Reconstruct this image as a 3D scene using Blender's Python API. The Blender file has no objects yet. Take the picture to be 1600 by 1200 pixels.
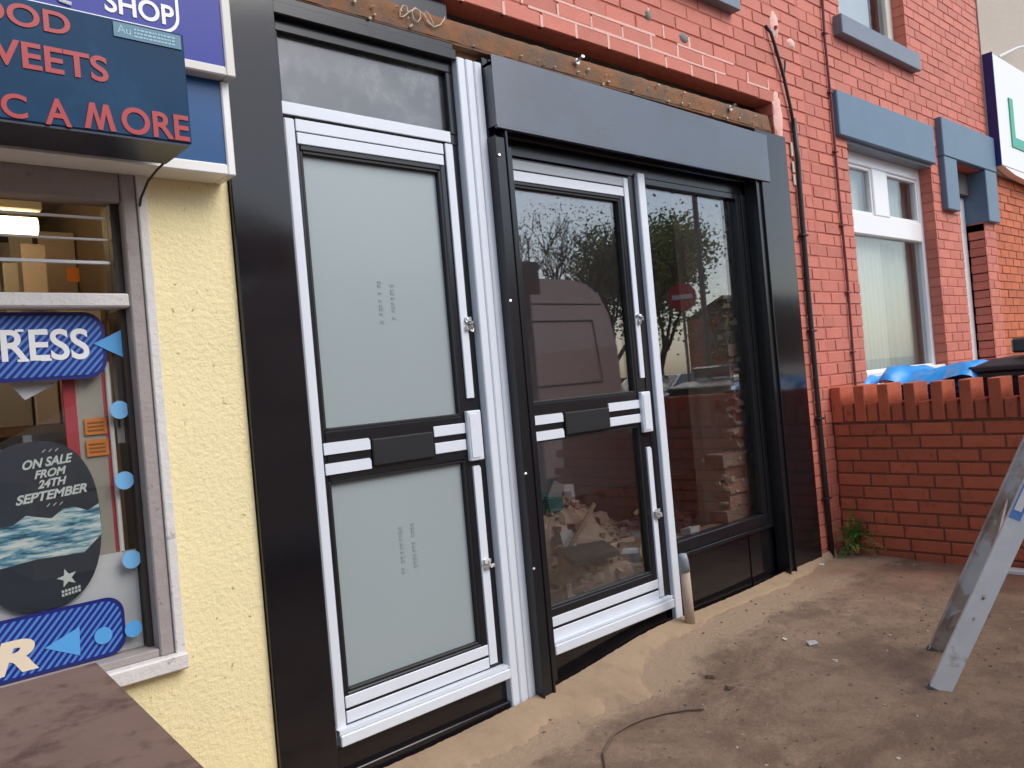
import bpy, math, random
from mathutils import Vector, Matrix
rnd = random.Random(7)
SC = bpy.context.scene
COL = SC.collection
R = math.radians

# ------------------------------------------------------------------ camera
CAM = Vector((0.0, -2.5, 1.32))
yaw, pitch, roll = R(42.14), R(0.212), R(-5.007)
fwd = Vector((math.sin(yaw)*math.cos(pitch), math.cos(yaw)*math.cos(pitch), math.sin(pitch)))
rr = fwd.cross(Vector((0, 0, 1))).normalized()
uu = rr.cross(fwd)
cr, sr = math.cos(roll), math.sin(roll)
right = rr*cr + uu*sr
up = uu*cr - rr*sr
cd = bpy.data.cameras.new('camera')
cam = bpy.data.objects.new('camera', cd)
COL.objects.link(cam)
m = Matrix((right, up, -fwd)).transposed().to_4x4()
m.translation = CAM
cam.matrix_world = m
cd.sensor_width = 36
cd.lens = 36*1265/1600
cd.clip_start = 0.05
cd.clip_end = 600
SC.camera = cam

# ------------------------------------------------------------------ world, sun
SUN_EL, SUN_AZ = R(46), R(155)
w = bpy.data.worlds.new('World')
SC.world = w
w.use_nodes = True
nt = w.node_tree
nt.nodes.clear()
sky = nt.nodes.new('ShaderNodeTexSky')
sky.sky_type = 'NISHITA'
sky.sun_disc = False
sky.sun_elevation = SUN_EL
sky.sun_rotation = SUN_AZ
sky.air_density = 1.1
sky.dust_density = 1.6
sky.ozone_density = 2.0
hs = nt.nodes.new('ShaderNodeHueSaturation')
hs.inputs['Saturation'].default_value = 0.8
bg = nt.nodes.new('ShaderNodeBackground')
bg.inputs['Strength'].default_value = 0.15
wo = nt.nodes.new('ShaderNodeOutputWorld')
nt.links.new(sky.outputs[0], hs.inputs['Color'])
nt.links.new(hs.outputs[0], bg.inputs['Color'])
nt.links.new(bg.outputs[0], wo.inputs['Surface'])
sl = bpy.data.lights.new('sun', 'SUN')
sl.energy = 1.5
sl.angle = R(40)
sl.color = (1.0, 0.95, 0.88)
so = bpy.data.objects.new('sun', sl)
COL.objects.link(so)
sd = Vector((math.sin(SUN_AZ)*math.cos(SUN_EL), math.cos(SUN_AZ)*math.cos(SUN_EL), math.sin(SUN_EL)))
so.rotation_euler = sd.to_track_quat('Z', 'Y').to_euler()
SC.view_settings.view_transform = 'Standard'
SC.view_settings.look = 'None'
SC.view_settings.gamma = 1.0
SC.view_settings.exposure = 0.6
SC.view_settings.use_curve_mapping = False

# ------------------------------------------------------------------ materials
def ramp(nt, fac, stops):
    n = nt.nodes.new('ShaderNodeValToRGB')
    e = n.color_ramp.elements
    while len(e) < len(stops): e.new(0.5)
    for k, (p, c) in enumerate(stops):
        e[k].position = p
        e[k].color = (*c, 1) if len(c) == 3 else c
    nt.links.new(fac, n.inputs[0])
    return n.outputs[0]

def noise(nt, scale, detail=4, rough=0.6, vec=None, dist=0.0):
    n = nt.nodes.new('ShaderNodeTexNoise')
    n.inputs['Scale'].default_value = scale
    n.inputs['Detail'].default_value = detail
    n.inputs['Roughness'].default_value = rough
    n.inputs['Distortion'].default_value = dist
    if vec is None:
        g = nt.nodes.new('ShaderNodeNewGeometry')
        vec = g.outputs['Position']
    nt.links.new(vec, n.inputs['Vector'])
    return n.outputs[0]

def mapping(nt, scale=(1, 1, 1), rot=(0, 0, 0)):
    g = nt.nodes.new('ShaderNodeNewGeometry')
    mp = nt.nodes.new('ShaderNodeMapping')
    mp.inputs['Scale'].default_value = scale
    mp.inputs['Rotation'].default_value = rot
    nt.links.new(g.outputs['Position'], mp.inputs['Vector'])
    return mp.outputs[0]

def mix(nt, fac, a, b, mode='MIX'):
    n = nt.nodes.new('ShaderNodeMix')
    n.data_type = 'RGBA'
    n.blend_type = mode
    for sock, v in ((n.inputs[0], fac), (n.inputs[6], a), (n.inputs[7], b)):
        if hasattr(v, 'is_linked') or hasattr(v, 'links'):
            nt.links.new(v, sock)
        elif isinstance(v, (int, float)):
            sock.default_value = v
        else:
            sock.default_value = (*v, 1)
    return n.outputs[2]

MATS = {}
def mat(name, col, rough=0.6, metal=0.0, vary=0.12, vscale=8.0, dirt=None, dscale=3.0, dth=(0.5, 0.7),
        bump=0.0, bscale=60.0, coat=0.0, per_piece=0.0, spec=0.5, emit=None, estr=0.0, ior=1.5, rvary=0.0):
    mt = bpy.data.materials.new(name)
    mt.use_nodes = True
    nt = mt.node_tree
    b = nt.nodes['Principled BSDF']
    b.inputs['Roughness'].default_value = rough
    b.inputs['Metallic'].default_value = metal
    b.inputs['IOR'].default_value = ior
    b.inputs['Specular IOR Level'].default_value = spec
    b.inputs['Coat Weight'].default_value = coat
    b.inputs['Coat Roughness'].default_value = 0.05
    base = mix(nt, noise(nt, vscale), tuple(c*(1-vary) for c in col), tuple(min(1, c*(1+vary)) for c in col))
    if dirt:
        f = ramp(nt, noise(nt, dscale, 6, 0.7), [(dth[0], (0, 0, 0)), (dth[1], (1, 1, 1))])
        base = mix(nt, f, base, dirt)
    if per_piece:
        oi = nt.nodes.new('ShaderNodeObjectInfo')
        ge = nt.nodes.new('ShaderNodeNewGeometry')
        ad = nt.nodes.new('ShaderNodeMath'); ad.operation = 'ADD'
        nt.links.new(oi.outputs['Random'], ad.inputs[0]); nt.links.new(ge.outputs['Random Per Island'], ad.inputs[1])
        fr = nt.nodes.new('ShaderNodeMath'); fr.operation = 'FRACT'
        nt.links.new(ad.outputs[0], fr.inputs[0])
        mr = nt.nodes.new('ShaderNodeMapRange')
        mr.inputs['To Min'].default_value = 1-per_piece
        mr.inputs['To Max'].default_value = 1+per_piece
        nt.links.new(fr.outputs[0], mr.inputs['Value'])
        h = nt.nodes.new('ShaderNodeHueSaturation')
        nt.links.new(mr.outputs[0], h.inputs['Value'])
        nt.links.new(base, h.inputs['Color'])
        base = h.outputs[0]
    nt.links.new(base, b.inputs['Base Color'])
    if rvary:
        mr = nt.nodes.new('ShaderNodeMapRange')
        mr.inputs['To Min'].default_value = max(0.02, rough-rvary)
        mr.inputs['To Max'].default_value = rough+rvary
        nt.links.new(noise(nt, 2.5, 5, 0.7), mr.inputs['Value'])
        nt.links.new(mr.outputs[0], b.inputs['Roughness'])
    if bump:
        bp = nt.nodes.new('ShaderNodeBump')
        bp.inputs['Strength'].default_value = bump
        bp.inputs['Distance'].default_value = 0.01
        nt.links.new(noise(nt, bscale, 6, 0.7), bp.inputs['Height'])
        nt.links.new(bp.outputs[0], b.inputs['Normal'])
    if emit:
        b.inputs['Emission Color'].default_value = (*emit, 1)
        b.inputs['Emission Strength'].default_value = estr
    MATS[name] = mt
    return mt

mat('red_brick', (0.55, 0.163, 0.108), 0.62, vary=0.14, vscale=9, per_piece=0.10, dirt=(0.38, 0.11, 0.08), dscale=14, dth=(0.62, 0.85), bump=0.35, bscale=90)
mat('red_joint', (0.49, 0.15, 0.105), 0.85, vary=0.3, vscale=30, bump=0.4)
mat('fresh_mortar', (0.80, 0.49, 0.42), 0.9, vary=0.12, vscale=40, bump=0.5, bscale=120)
mat('wall_brick', (0.48, 0.112, 0.050), 0.7, vary=0.18, vscale=12, per_piece=0.14, dirt=(0.15, 0.035, 0.022), dscale=16, dth=(0.55, 0.8), bump=0.5, bscale=90)
mat('wall_joint', (0.20, 0.075, 0.045), 0.9, vary=0.3, vscale=25, bump=0.6)
mat('orange_brick', (0.50, 0.13, 0.05), 0.75, vary=0.15, vscale=12, per_piece=0.14, bump=0.4)
mat('orange_joint', (0.32, 0.10, 0.06), 0.9, bump=0.5)
mat('pebble_render', (0.50, 0.43, 0.36), 0.95, vary=0.25, vscale=70, bump=1.0, bscale=80)
mat('blue_paint', (0.115, 0.185, 0.26), 0.5, vary=0.12, vscale=6, dirt=(0.06, 0.10, 0.15), dscale=20, dth=(0.62, 0.8), bump=0.15, bscale=40)
mat('grey_paint', (0.17, 0.20, 0.24), 0.5, vary=0.1, bump=0.15)
mat('upvc', (0.80, 0.80, 0.80), 0.28, vary=0.03)
mat('cream_upvc', (0.74, 0.70, 0.60), 0.3, vary=0.03)
mat('film', (0.69, 0.73, 0.79), 0.42, vary=0.04, vscale=20, bump=0.05, bscale=25)
mat('film_shaded', (0.42, 0.44, 0.47), 0.45, vary=0.05)  # white film with the shade under the shutter box put into its colour
mat('black_metal', (0.012, 0.012, 0.014), 0.22, vary=0.2, rvary=0.08, ior=1.5, dirt=(0.07, 0.062, 0.055), dscale=45, dth=(0.68, 0.76))
mat('black_rubber', (0.008, 0.008, 0.009), 0.55, vary=0.2)
mat('black_laminate', (0.010, 0.0085, 0.010), 0.10, vary=0.2, rvary=0.04, ior=1.5, bump=0.02, bscale=3)
mat('shutter_black', (0.012, 0.016, 0.030), 0.24, vary=0.2, rvary=0.16, ior=2.05, bump=0.06, bscale=5, dirt=(0.006, 0.006, 0.008), dscale=3.5, dth=(0.5, 0.6))
mat('silver', (0.62, 0.60, 0.57), 0.35, metal=0.7, vary=0.1)
mat('white_paint_old', (0.66, 0.63, 0.60), 0.65, vary=0.1, vscale=14, dirt=(0.22, 0.18, 0.15), dscale=22, dth=(0.60, 0.74), bump=0.5, bscale=50)
mat('grey_wood', (0.32, 0.28, 0.265), 0.7, vary=0.15, vscale=14, dirt=(0.12, 0.10, 0.09), dscale=26, dth=(0.6, 0.75), bump=0.4, bscale=50)
mat('dark_wood', (0.035, 0.025, 0.02), 0.6, vary=0.3)
mat('sign_frame', (0.66, 0.63, 0.58), 0.45, vary=0.06, dirt=(0.33, 0.28, 0.22), dscale=9, dth=(0.62, 0.8))
mat('royal_blue', (0.014, 0.026, 0.27), 0.35, vary=0.08, vscale=4, spec=0.35)
mat('mid_blue', (0.008, 0.075, 0.22), 0.35, vary=0.08, vscale=4, spec=0.35)
mat('box_blue', (0.004, 0.040, 0.098), 0.42, vary=0.25, vscale=5, dirt=(0.012, 0.065, 0.14), dscale=5, dth=(0.5, 0.8), spec=0.15)
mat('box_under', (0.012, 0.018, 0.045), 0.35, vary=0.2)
mat('letter_red', (0.38, 0.022, 0.024), 0.35, vary=0.1)
mat('plate_blue', (0.06, 0.18, 0.26), 0.35, vary=0.15, vscale=60)
mat('plate_print', (0.30, 0.48, 0.56), 0.5, vary=0.1)
mat('sign_white', (0.80, 0.79, 0.76), 0.35, vary=0.03)
mat('navy', (0.010, 0.016, 0.14), 0.35, vary=0.1)
mat('sky_blue', (0.085, 0.33, 0.66), 0.4, vary=0.06, vscale=10)
mat('light_dot', (0.17, 0.42, 0.70), 0.4, vary=0.06, vscale=10)
mat('peach', (0.74, 0.62, 0.46), 0.45, vary=0.05)
mat('poster_white', (0.62, 0.64, 0.70), 0.4, vary=0.04)
mat('poster_red', (0.42, 0.04, 0.06), 0.45, vary=0.08)
mat('poster_grey', (0.36, 0.34, 0.30), 0.5, vary=0.08)
mat('label_orange', (0.66, 0.20, 0.02), 0.5, vary=0.05)
mat('label_print', (0.22, 0.09, 0.02), 0.6)
mat('green_letter', (0.02, 0.36, 0.22), 0.4, vary=0.06)
mat('rust', (0.22, 0.085, 0.028), 0.85, vary=0.35, vscale=6, dirt=(0.33, 0.20, 0.11), dscale=9, dth=(0.48, 0.66), bump=0.6, bscale=60)
mat('rust_orange', (0.23, 0.095, 0.035), 0.9, vary=0.4, vscale=12, dirt=(0.13, 0.085, 0.055), dscale=5, dth=(0.40, 0.60), bump=0.7, bscale=60)
mat('dark_cavity', (0.02, 0.014, 0.01), 0.95)
mat('cable_black', (0.018, 0.016, 0.017), 0.5, vary=0.3, vscale=30)
mat('cable_painted', (0.16, 0.035, 0.03), 0.6, vary=0.5, vscale=18)
mat('tape_cream', (0.60, 0.50, 0.40), 0.6, vary=0.2, vscale=40)
mat('plaster_in', (0.62, 0.55, 0.49), 0.9, vary=0.1, vscale=2.5, bump=0.2, bscale=20)
mat('plaster_low', (0.50, 0.42, 0.31), 0.95, vary=0.25, vscale=8, dirt=(0.22, 0.18, 0.13), dscale=6, dth=(0.5, 0.7), bump=0.8, bscale=25)
mat('old_brick', (0.36, 0.17, 0.10), 0.9, vary=0.35, vscale=18, per_piece=0.3, dirt=(0.36, 0.27, 0.19), dscale=12, dth=(0.38, 0.56), bump=1.0, bscale=50)
mat('lime_mortar', (0.44, 0.34, 0.24), 0.95, vary=0.25, vscale=18, bump=1.0, bscale=50)
mat('rubble_mix', (0.44, 0.31, 0.23), 0.95, vary=0.3, vscale=20, per_piece=0.5, bump=0.8, bscale=60)
mat('soil', (0.20, 0.135, 0.095), 0.95, vary=0.3, vscale=9, bump=1.0, bscale=30)
mat('foam_yellow', (0.50, 0.35, 0.11), 0.8, vary=0.15, vscale=12, bump=0.3)
mat('rag_white', (0.42, 0.40, 0.37), 0.7, vary=0.15, vscale=12)
mat('rag_green', (0.05, 0.14, 0.12), 0.7, vary=0.3, vscale=12)
mat('soil_in', (0.36, 0.25, 0.175), 0.95, vary=0.3, vscale=9, bump=1.0, bscale=30)
mat('slate_dark', (0.05, 0.055, 0.05), 0.6, vary=0.2)
mat('timber', (0.20, 0.13, 0.08), 0.8, vary=0.2, vscale=14)
mat('table_brown', (0.17, 0.105, 0.082), 0.6, vary=0.22, vscale=7, dirt=(0.085, 0.045, 0.034), dscale=9, dth=(0.5, 0.64), bump=0.15, bscale=20)
mat('aluminium', (0.76, 0.77, 0.79), 0.42, metal=0.25, vary=0.12, vscale=10, dirt=(0.42, 0.36, 0.31), dscale=9, dth=(0.60, 0.72), bump=0.15, bscale=80)
mat('aluminium_dusty', (0.34, 0.275, 0.235), 0.65, metal=0.1, vary=0.2, vscale=14, bump=0.2)
mat('aluminium_worn', (0.52, 0.52, 0.53), 0.5, metal=0.2, vary=0.15, vscale=10, dirt=(0.36, 0.29, 0.24), dscale=4.5, dth=(0.46, 0.54), bump=0.2)
mat('foot_grey', (0.10, 0.09, 0.085), 0.8, vary=0.2)
mat('ladder_label', (0.12, 0.25, 0.60), 0.4, vary=0.1)
mat('bin_black', (0.022, 0.022, 0.026), 0.38, vary=0.2, vscale=8, bump=0.2, bscale=20)
mat('bin_blue', (0.015, 0.10, 0.30), 0.4, vary=0.1)
mat('blue_sheet', (0.02, 0.30, 0.76), 0.33, vary=0.12, vscale=12, bump=0.2, bscale=20)
mat('leaf_green', (0.085, 0.20, 0.035), 0.5, vary=0.4, vscale=16, per_piece=0.3)
mat('leaf_yellow', (0.23, 0.27, 0.06), 0.5, vary=0.3, vscale=12, per_piece=0.2)
mat('tree_leaf', (0.075, 0.105, 0.028), 0.6, vary=0.4, vscale=1.2, per_piece=0.35)
mat('tree_leaf_olive', (0.26, 0.28, 0.08), 0.6, vary=0.4, vscale=1.2, per_piece=0.35)
mat('bark', (0.09, 0.065, 0.05), 0.9, vary=0.3, vscale=8, bump=0.6)
mat('asphalt', (0.055, 0.055, 0.057), 0.85, vary=0.2, vscale=3, bump=0.4, bscale=120)
mat('kerb_stone', (0.30, 0.29, 0.27), 0.85, vary=0.12, bump=0.3)
mat('pavement_far', (0.22, 0.20, 0.18), 0.9, vary=0.12, vscale=2, bump=0.3)
mat('roof_slate', (0.07, 0.075, 0.085), 0.7, vary=0.25, vscale=5, bump=0.3)
mat('curtain', (0.85, 0.82, 0.72), 0.8, vary=0.07, vscale=14)
mat('net_curtain', (0.66, 0.65, 0.58), 0.8, vary=0.12, vscale=9)
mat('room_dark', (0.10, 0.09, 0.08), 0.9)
mat('room_shop', (0.34, 0.25, 0.18), 0.85, vary=0.2, vscale=4)
mat('card_grey', (0.46, 0.44, 0.44), 0.8, vary=0.1)
mat('card_tan', (0.58, 0.48, 0.42), 0.8, vary=0.1)
mat('lamp', (1, 0.8, 0.5), 0.5, emit=(1.0, 0.72, 0.38), estr=6)
mat('van_white', (0.80, 0.80, 0.80), 0.25, vary=0.05, coat=0.5)
mat('van_seam', (0.05, 0.05, 0.05), 0.6)
mat('car_silver', (0.45, 0.47, 0.50), 0.25, vary=0.05, coat=0.6)
mat('car_dark', (0.03, 0.035, 0.05), 0.25, vary=0.05, coat=0.6)
mat('car_glass', (0.02, 0.022, 0.025), 0.06)
mat('tyre', (0.02, 0.02, 0.02), 0.8)
mat('sign_red', (0.50, 0.02, 0.03), 0.35)
mat('post_grey', (0.10, 0.10, 0.11), 0.5)
mat('clay_pipe', (0.44, 0.34, 0.25), 0.8, vary=0.15, vscale=30, bump=0.4)
mat('pipe_grey', (0.26, 0.29, 0.33), 0.5, vary=0.2, vscale=30)
mat('wire', (0.13, 0.085, 0.06), 0.6, vary=0.3, vscale=20)
mat('chalk', (0.62, 0.60, 0.56), 0.9, vary=0.1)
mat('oval_slate', (0.030, 0.038, 0.055), 0.35, vary=0.35, vscale=9)
mat('print_white', (0.60, 0.66, 0.66), 0.4, vary=0.06)
mat('grime', (0.20, 0.20, 0.19), 0.9)

# yellow roughcast, streaked and pitted
def roughcast():
    mt = mat('yellow_render', (0.85, 0.73, 0.41), 0.8, vary=0.08, vscale=3)
    nt = mt.node_tree
    b = nt.nodes['Principled BSDF']
    old = b.inputs['Base Color'].links[0].from_socket
    f = ramp(nt, noise(nt, 38, 4, 0.7), [(0.63, (0, 0, 0)), (0.70, (1, 1, 1))])
    c = mix(nt, f, old, (0.40, 0.28, 0.10))
    f2 = ramp(nt, noise(nt, 17, 6, 0.85), [(0.64, (0, 0, 0)), (0.73, (0.9,)*3)])
    c = mix(nt, f2, c, (0.33, 0.22, 0.10))
    nt.links.new(c, b.inputs['Base Color'])
    bp = nt.nodes.new('ShaderNodeBump')
    bp.inputs['Strength'].default_value = 0.7
    bp.inputs['Distance'].default_value = 0.009
    nt.links.new(noise(nt, 55, 6, 0.65), bp.inputs['Height'])
    nt.links.new(bp.outputs[0], b.inputs['Normal'])
roughcast()

# diagonal striped badge (flat print)
def striped():
    mt = mat('badge_blue', (0.012, 0.02, 0.20), 0.35, vary=0.05)
    nt = mt.node_tree
    b = nt.nodes['Principled BSDF']
    wv = nt.nodes.new('ShaderNodeTexWave')
    wv.wave_type = 'BANDS'; wv.bands_direction = 'X'
    wv.inputs['Scale'].default_value = 21.0
    wv.inputs['Distortion'].default_value = 0
    nt.links.new(mapping(nt, (1, 1, 1), (0, R(-42), 0)), wv.inputs['Vector'])
    f = ramp(nt, wv.outputs['Fac'], [(0.55, (0, 0, 0)), (0.62, (1, 1, 1))])
    nt.links.new(mix(nt, f, (0.012, 0.02, 0.20), (0.07, 0.21, 0.50)), b.inputs['Base Color'])
striped()

# streaks of white and blue printed across the oval poster
def streaks():
    mt = mat('print_streaks', (0.1, 0.1, 0.1), 0.4)
    nt = mt.node_tree
    b = nt.nodes['Principled BSDF']
    n = noise(nt, 1.0, 5, 0.7, vec=mapping(nt, (9, 1, 60), (0, R(18), 0)))
    c = ramp(nt, n, [(0.36, (0.02, 0.05, 0.09)), (0.45, (0.08, 0.28, 0.42)), (0.52, (0.42, 0.55, 0.58)), (0.60, (0.66, 0.72, 0.72))])
    nt.links.new(c, b.inputs['Base Color'])
streaks()

# clear glazing: real fresnel mix of mirror and see-through
def glazing(name, tint, ior=1.6, rough=0.0, film=None, film_lo=0.45, film_hi=0.75, fmax=0.5):
    mt = bpy.data.materials.new(name)
    mt.use_nodes = True
    nt = mt.node_tree
    nt.nodes.clear()
    out = nt.nodes.new('ShaderNodeOutputMaterial')
    tr = nt.nodes.new('ShaderNodeBsdfTransparent')
    tr.inputs[0].default_value = (*tint, 1)
    gl = nt.nodes.new('ShaderNodeBsdfGlossy')
    gl.inputs['Roughness'].default_value = rough
    lw = nt.nodes.new('ShaderNodeLayerWeight')       # Schlick reflectance, the same from both faces of the pane
    lw.inputs['Blend'].default_value = 0.5
    pw = nt.nodes.new('ShaderNodeMath'); pw.operation = 'POWER'; pw.inputs[1].default_value = 5.0
    nt.links.new(lw.outputs['Facing'], pw.inputs[0])
    fr = nt.nodes.new('ShaderNodeMath'); fr.operation = 'MULTIPLY_ADD'
    f0 = ((ior-1)/(ior+1))**2
    fr.inputs[1].default_value = 1-f0; fr.inputs[2].default_value = f0
    nt.links.new(pw.outputs[0], fr.inputs[0])
    mx = nt.nodes.new('ShaderNodeMixShader')
    base = tr.outputs[0]
    if film:
        df = nt.nodes.new('ShaderNodeBsdfDiffuse')
        df.inputs['Color'].default_value = (*film, 1)
        m2 = nt.nodes.new('ShaderNodeMixShader')
        f = ramp(nt, noise(nt, 6, 6, 0.7), [(film_lo, (fmax*0.25,)*3), (film_hi, (fmax,)*3)])
        nt.links.new(f, m2.inputs[0])
        nt.links.new(tr.outputs[0], m2.inputs[1]); nt.links.new(df.outputs[0], m2.inputs[2])
        base = m2.outputs[0]
    nt.links.new(fr.outputs[0], mx.inputs[0])
    nt.links.new(base, mx.inputs[1]); nt.links.new(gl.outputs[0], mx.inputs[2])
    nt.links.new(mx.outputs[0], out.inputs['Surface'])
    MATS[name] = mt
glazing('glass', (0.90, 0.92, 0.94), 2.35)
glazing('glass_house', (0.85, 0.88, 0.88), 1.9)
glazing('glass_shop', (0.92, 0.92, 0.90), 1.45)
glazing('glass_transom', (0.5, 0.5, 0.5), 2.0, 0.15, film=(0.30, 0.31, 0.32), fmax=0.75)
mat('frosted', (0.31, 0.362, 0.368), 0.30, vary=0.03, vscale=2, ior=1.5, coat=0.35)
MATS['frosted'].node_tree.nodes['Principled BSDF'].inputs['Coat Roughness'].default_value = 0.22

def ground_mat():
    mt = mat('ground_dirt', (0.16, 0.11, 0.088), 0.85, vary=0.25, vscale=3)
    nt = mt.node_tree
    b = nt.nodes['Principled BSDF']
    g = nt.nodes.new('ShaderNodeNewGeometry')
    sx = nt.nodes.new('ShaderNodeSeparateXYZ')
    nt.links.new(g.outputs['Position'], sx.inputs[0])
    base = mix(nt, ramp(nt, noise(nt, 2.6, 7, 0.72, dist=0.4), [(0.40, (0, 0, 0)), (0.60, (1, 1, 1))]), (0.175, 0.110, 0.070), (0.31, 0.205, 0.132))
    base = mix(nt, ramp(nt, noise(nt, 1.3, 5, 0.7, dist=0.8), [(0.50, (0, 0, 0)), (0.66, (0.75,)*3)]), base, (0.155, 0.094, 0.062))
    base = mix(nt, ramp(nt, noise(nt, 7, 6, 0.8), [(0.55, (0, 0, 0)), (0.72, (1, 1, 1))]), base, (0.34, 0.235, 0.16))
    base = mix(nt, ramp(nt, noise(nt, 26, 4, 0.7), [(0.60, (0, 0, 0)), (0.70, (0.8,)*3)]), base, (0.12, 0.08, 0.066))
    base = mix(nt, ramp(nt, noise(nt, 75, 3, 0.6), [(0.62, (0, 0, 0)), (0.70, (0.7,)*3)]), base, (0.30, 0.23, 0.18))
    mr = nt.nodes.new('ShaderNodeMapRange')
    mr.inputs['From Min'].default_value = -0.62; mr.inputs['From Max'].default_value = -0.02
    nt.links.new(sx.outputs['Y'], mr.inputs['Value'])
    ad = nt.nodes.new('ShaderNodeMath'); ad.operation = 'ADD'
    nt.links.new(mr.outputs[0], ad.inputs[0])
    nt.links.new(noise(nt, 3.2, 8, 0.75, dist=0.5), ad.inputs[1])
    base = mix(nt, ramp(nt, ad.outputs[0], [(0.84, (0, 0, 0)), (1.0, (1, 1, 1))]), base, (0.36, 0.25, 0.16))
    # reddish brick dust near the brick walls to the right
    mr = nt.nodes.new('ShaderNodeMapRange')
    mr.inputs['From Min'].default_value = 3.9; mr.inputs['From Max'].default_value = 4.9
    nt.links.new(sx.outputs['X'], mr.inputs['Value'])
    ml = nt.nodes.new('ShaderNodeMath'); ml.operation = 'MULTIPLY'
    nt.links.new(mr.outputs[0], ml.inputs[0])
    nt.links.new(ramp(nt, noise(nt, 3.0, 4, 0.6), [(0.38, (0, 0, 0)), (0.62, (1, 1, 1))]), ml.inputs[1])
    base = mix(nt, ml.outputs[0], base, (0.30, 0.14, 0.085))
    nt.links.new(base, b.inputs['Base Color'])
    bp = nt.nodes.new('ShaderNodeBump')
    bp.inputs['Strength'].default_value = 0.8
    bp.inputs['Distance'].default_value = 0.02
    nt.links.new(noise(nt, 22, 8, 0.7), bp.inputs['Height'])
    nt.links.new(bp.outputs[0], b.inputs['Normal'])
ground_mat()
mat('sand', (0.36, 0.25, 0.155), 0.95, vary=0.14, vscale=5, dirt=(0.27, 0.18, 0.115), dscale=7, dth=(0.5, 0.75), bump=0.5, bscale=45)

# ------------------------------------------------------------------ mesh helpers
ORG = {}
def setp(o, label=None, cat=None, group=None, kind=None):
    if label: o['label'] = label
    if cat: o['category'] = cat
    if group: o['group'] = group
    if kind: o['kind'] = kind
    return o

def thing(name, label, cat, loc=(0, 0, 0), group=None, kind=None):
    o = bpy.data.objects.new(name, None)
    o.empty_display_size = 0.1
    o.location = loc
    COL.objects.link(o)
    ORG[o.name] = Vector(loc)
    return setp(o, label, cat, group, kind)

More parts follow.
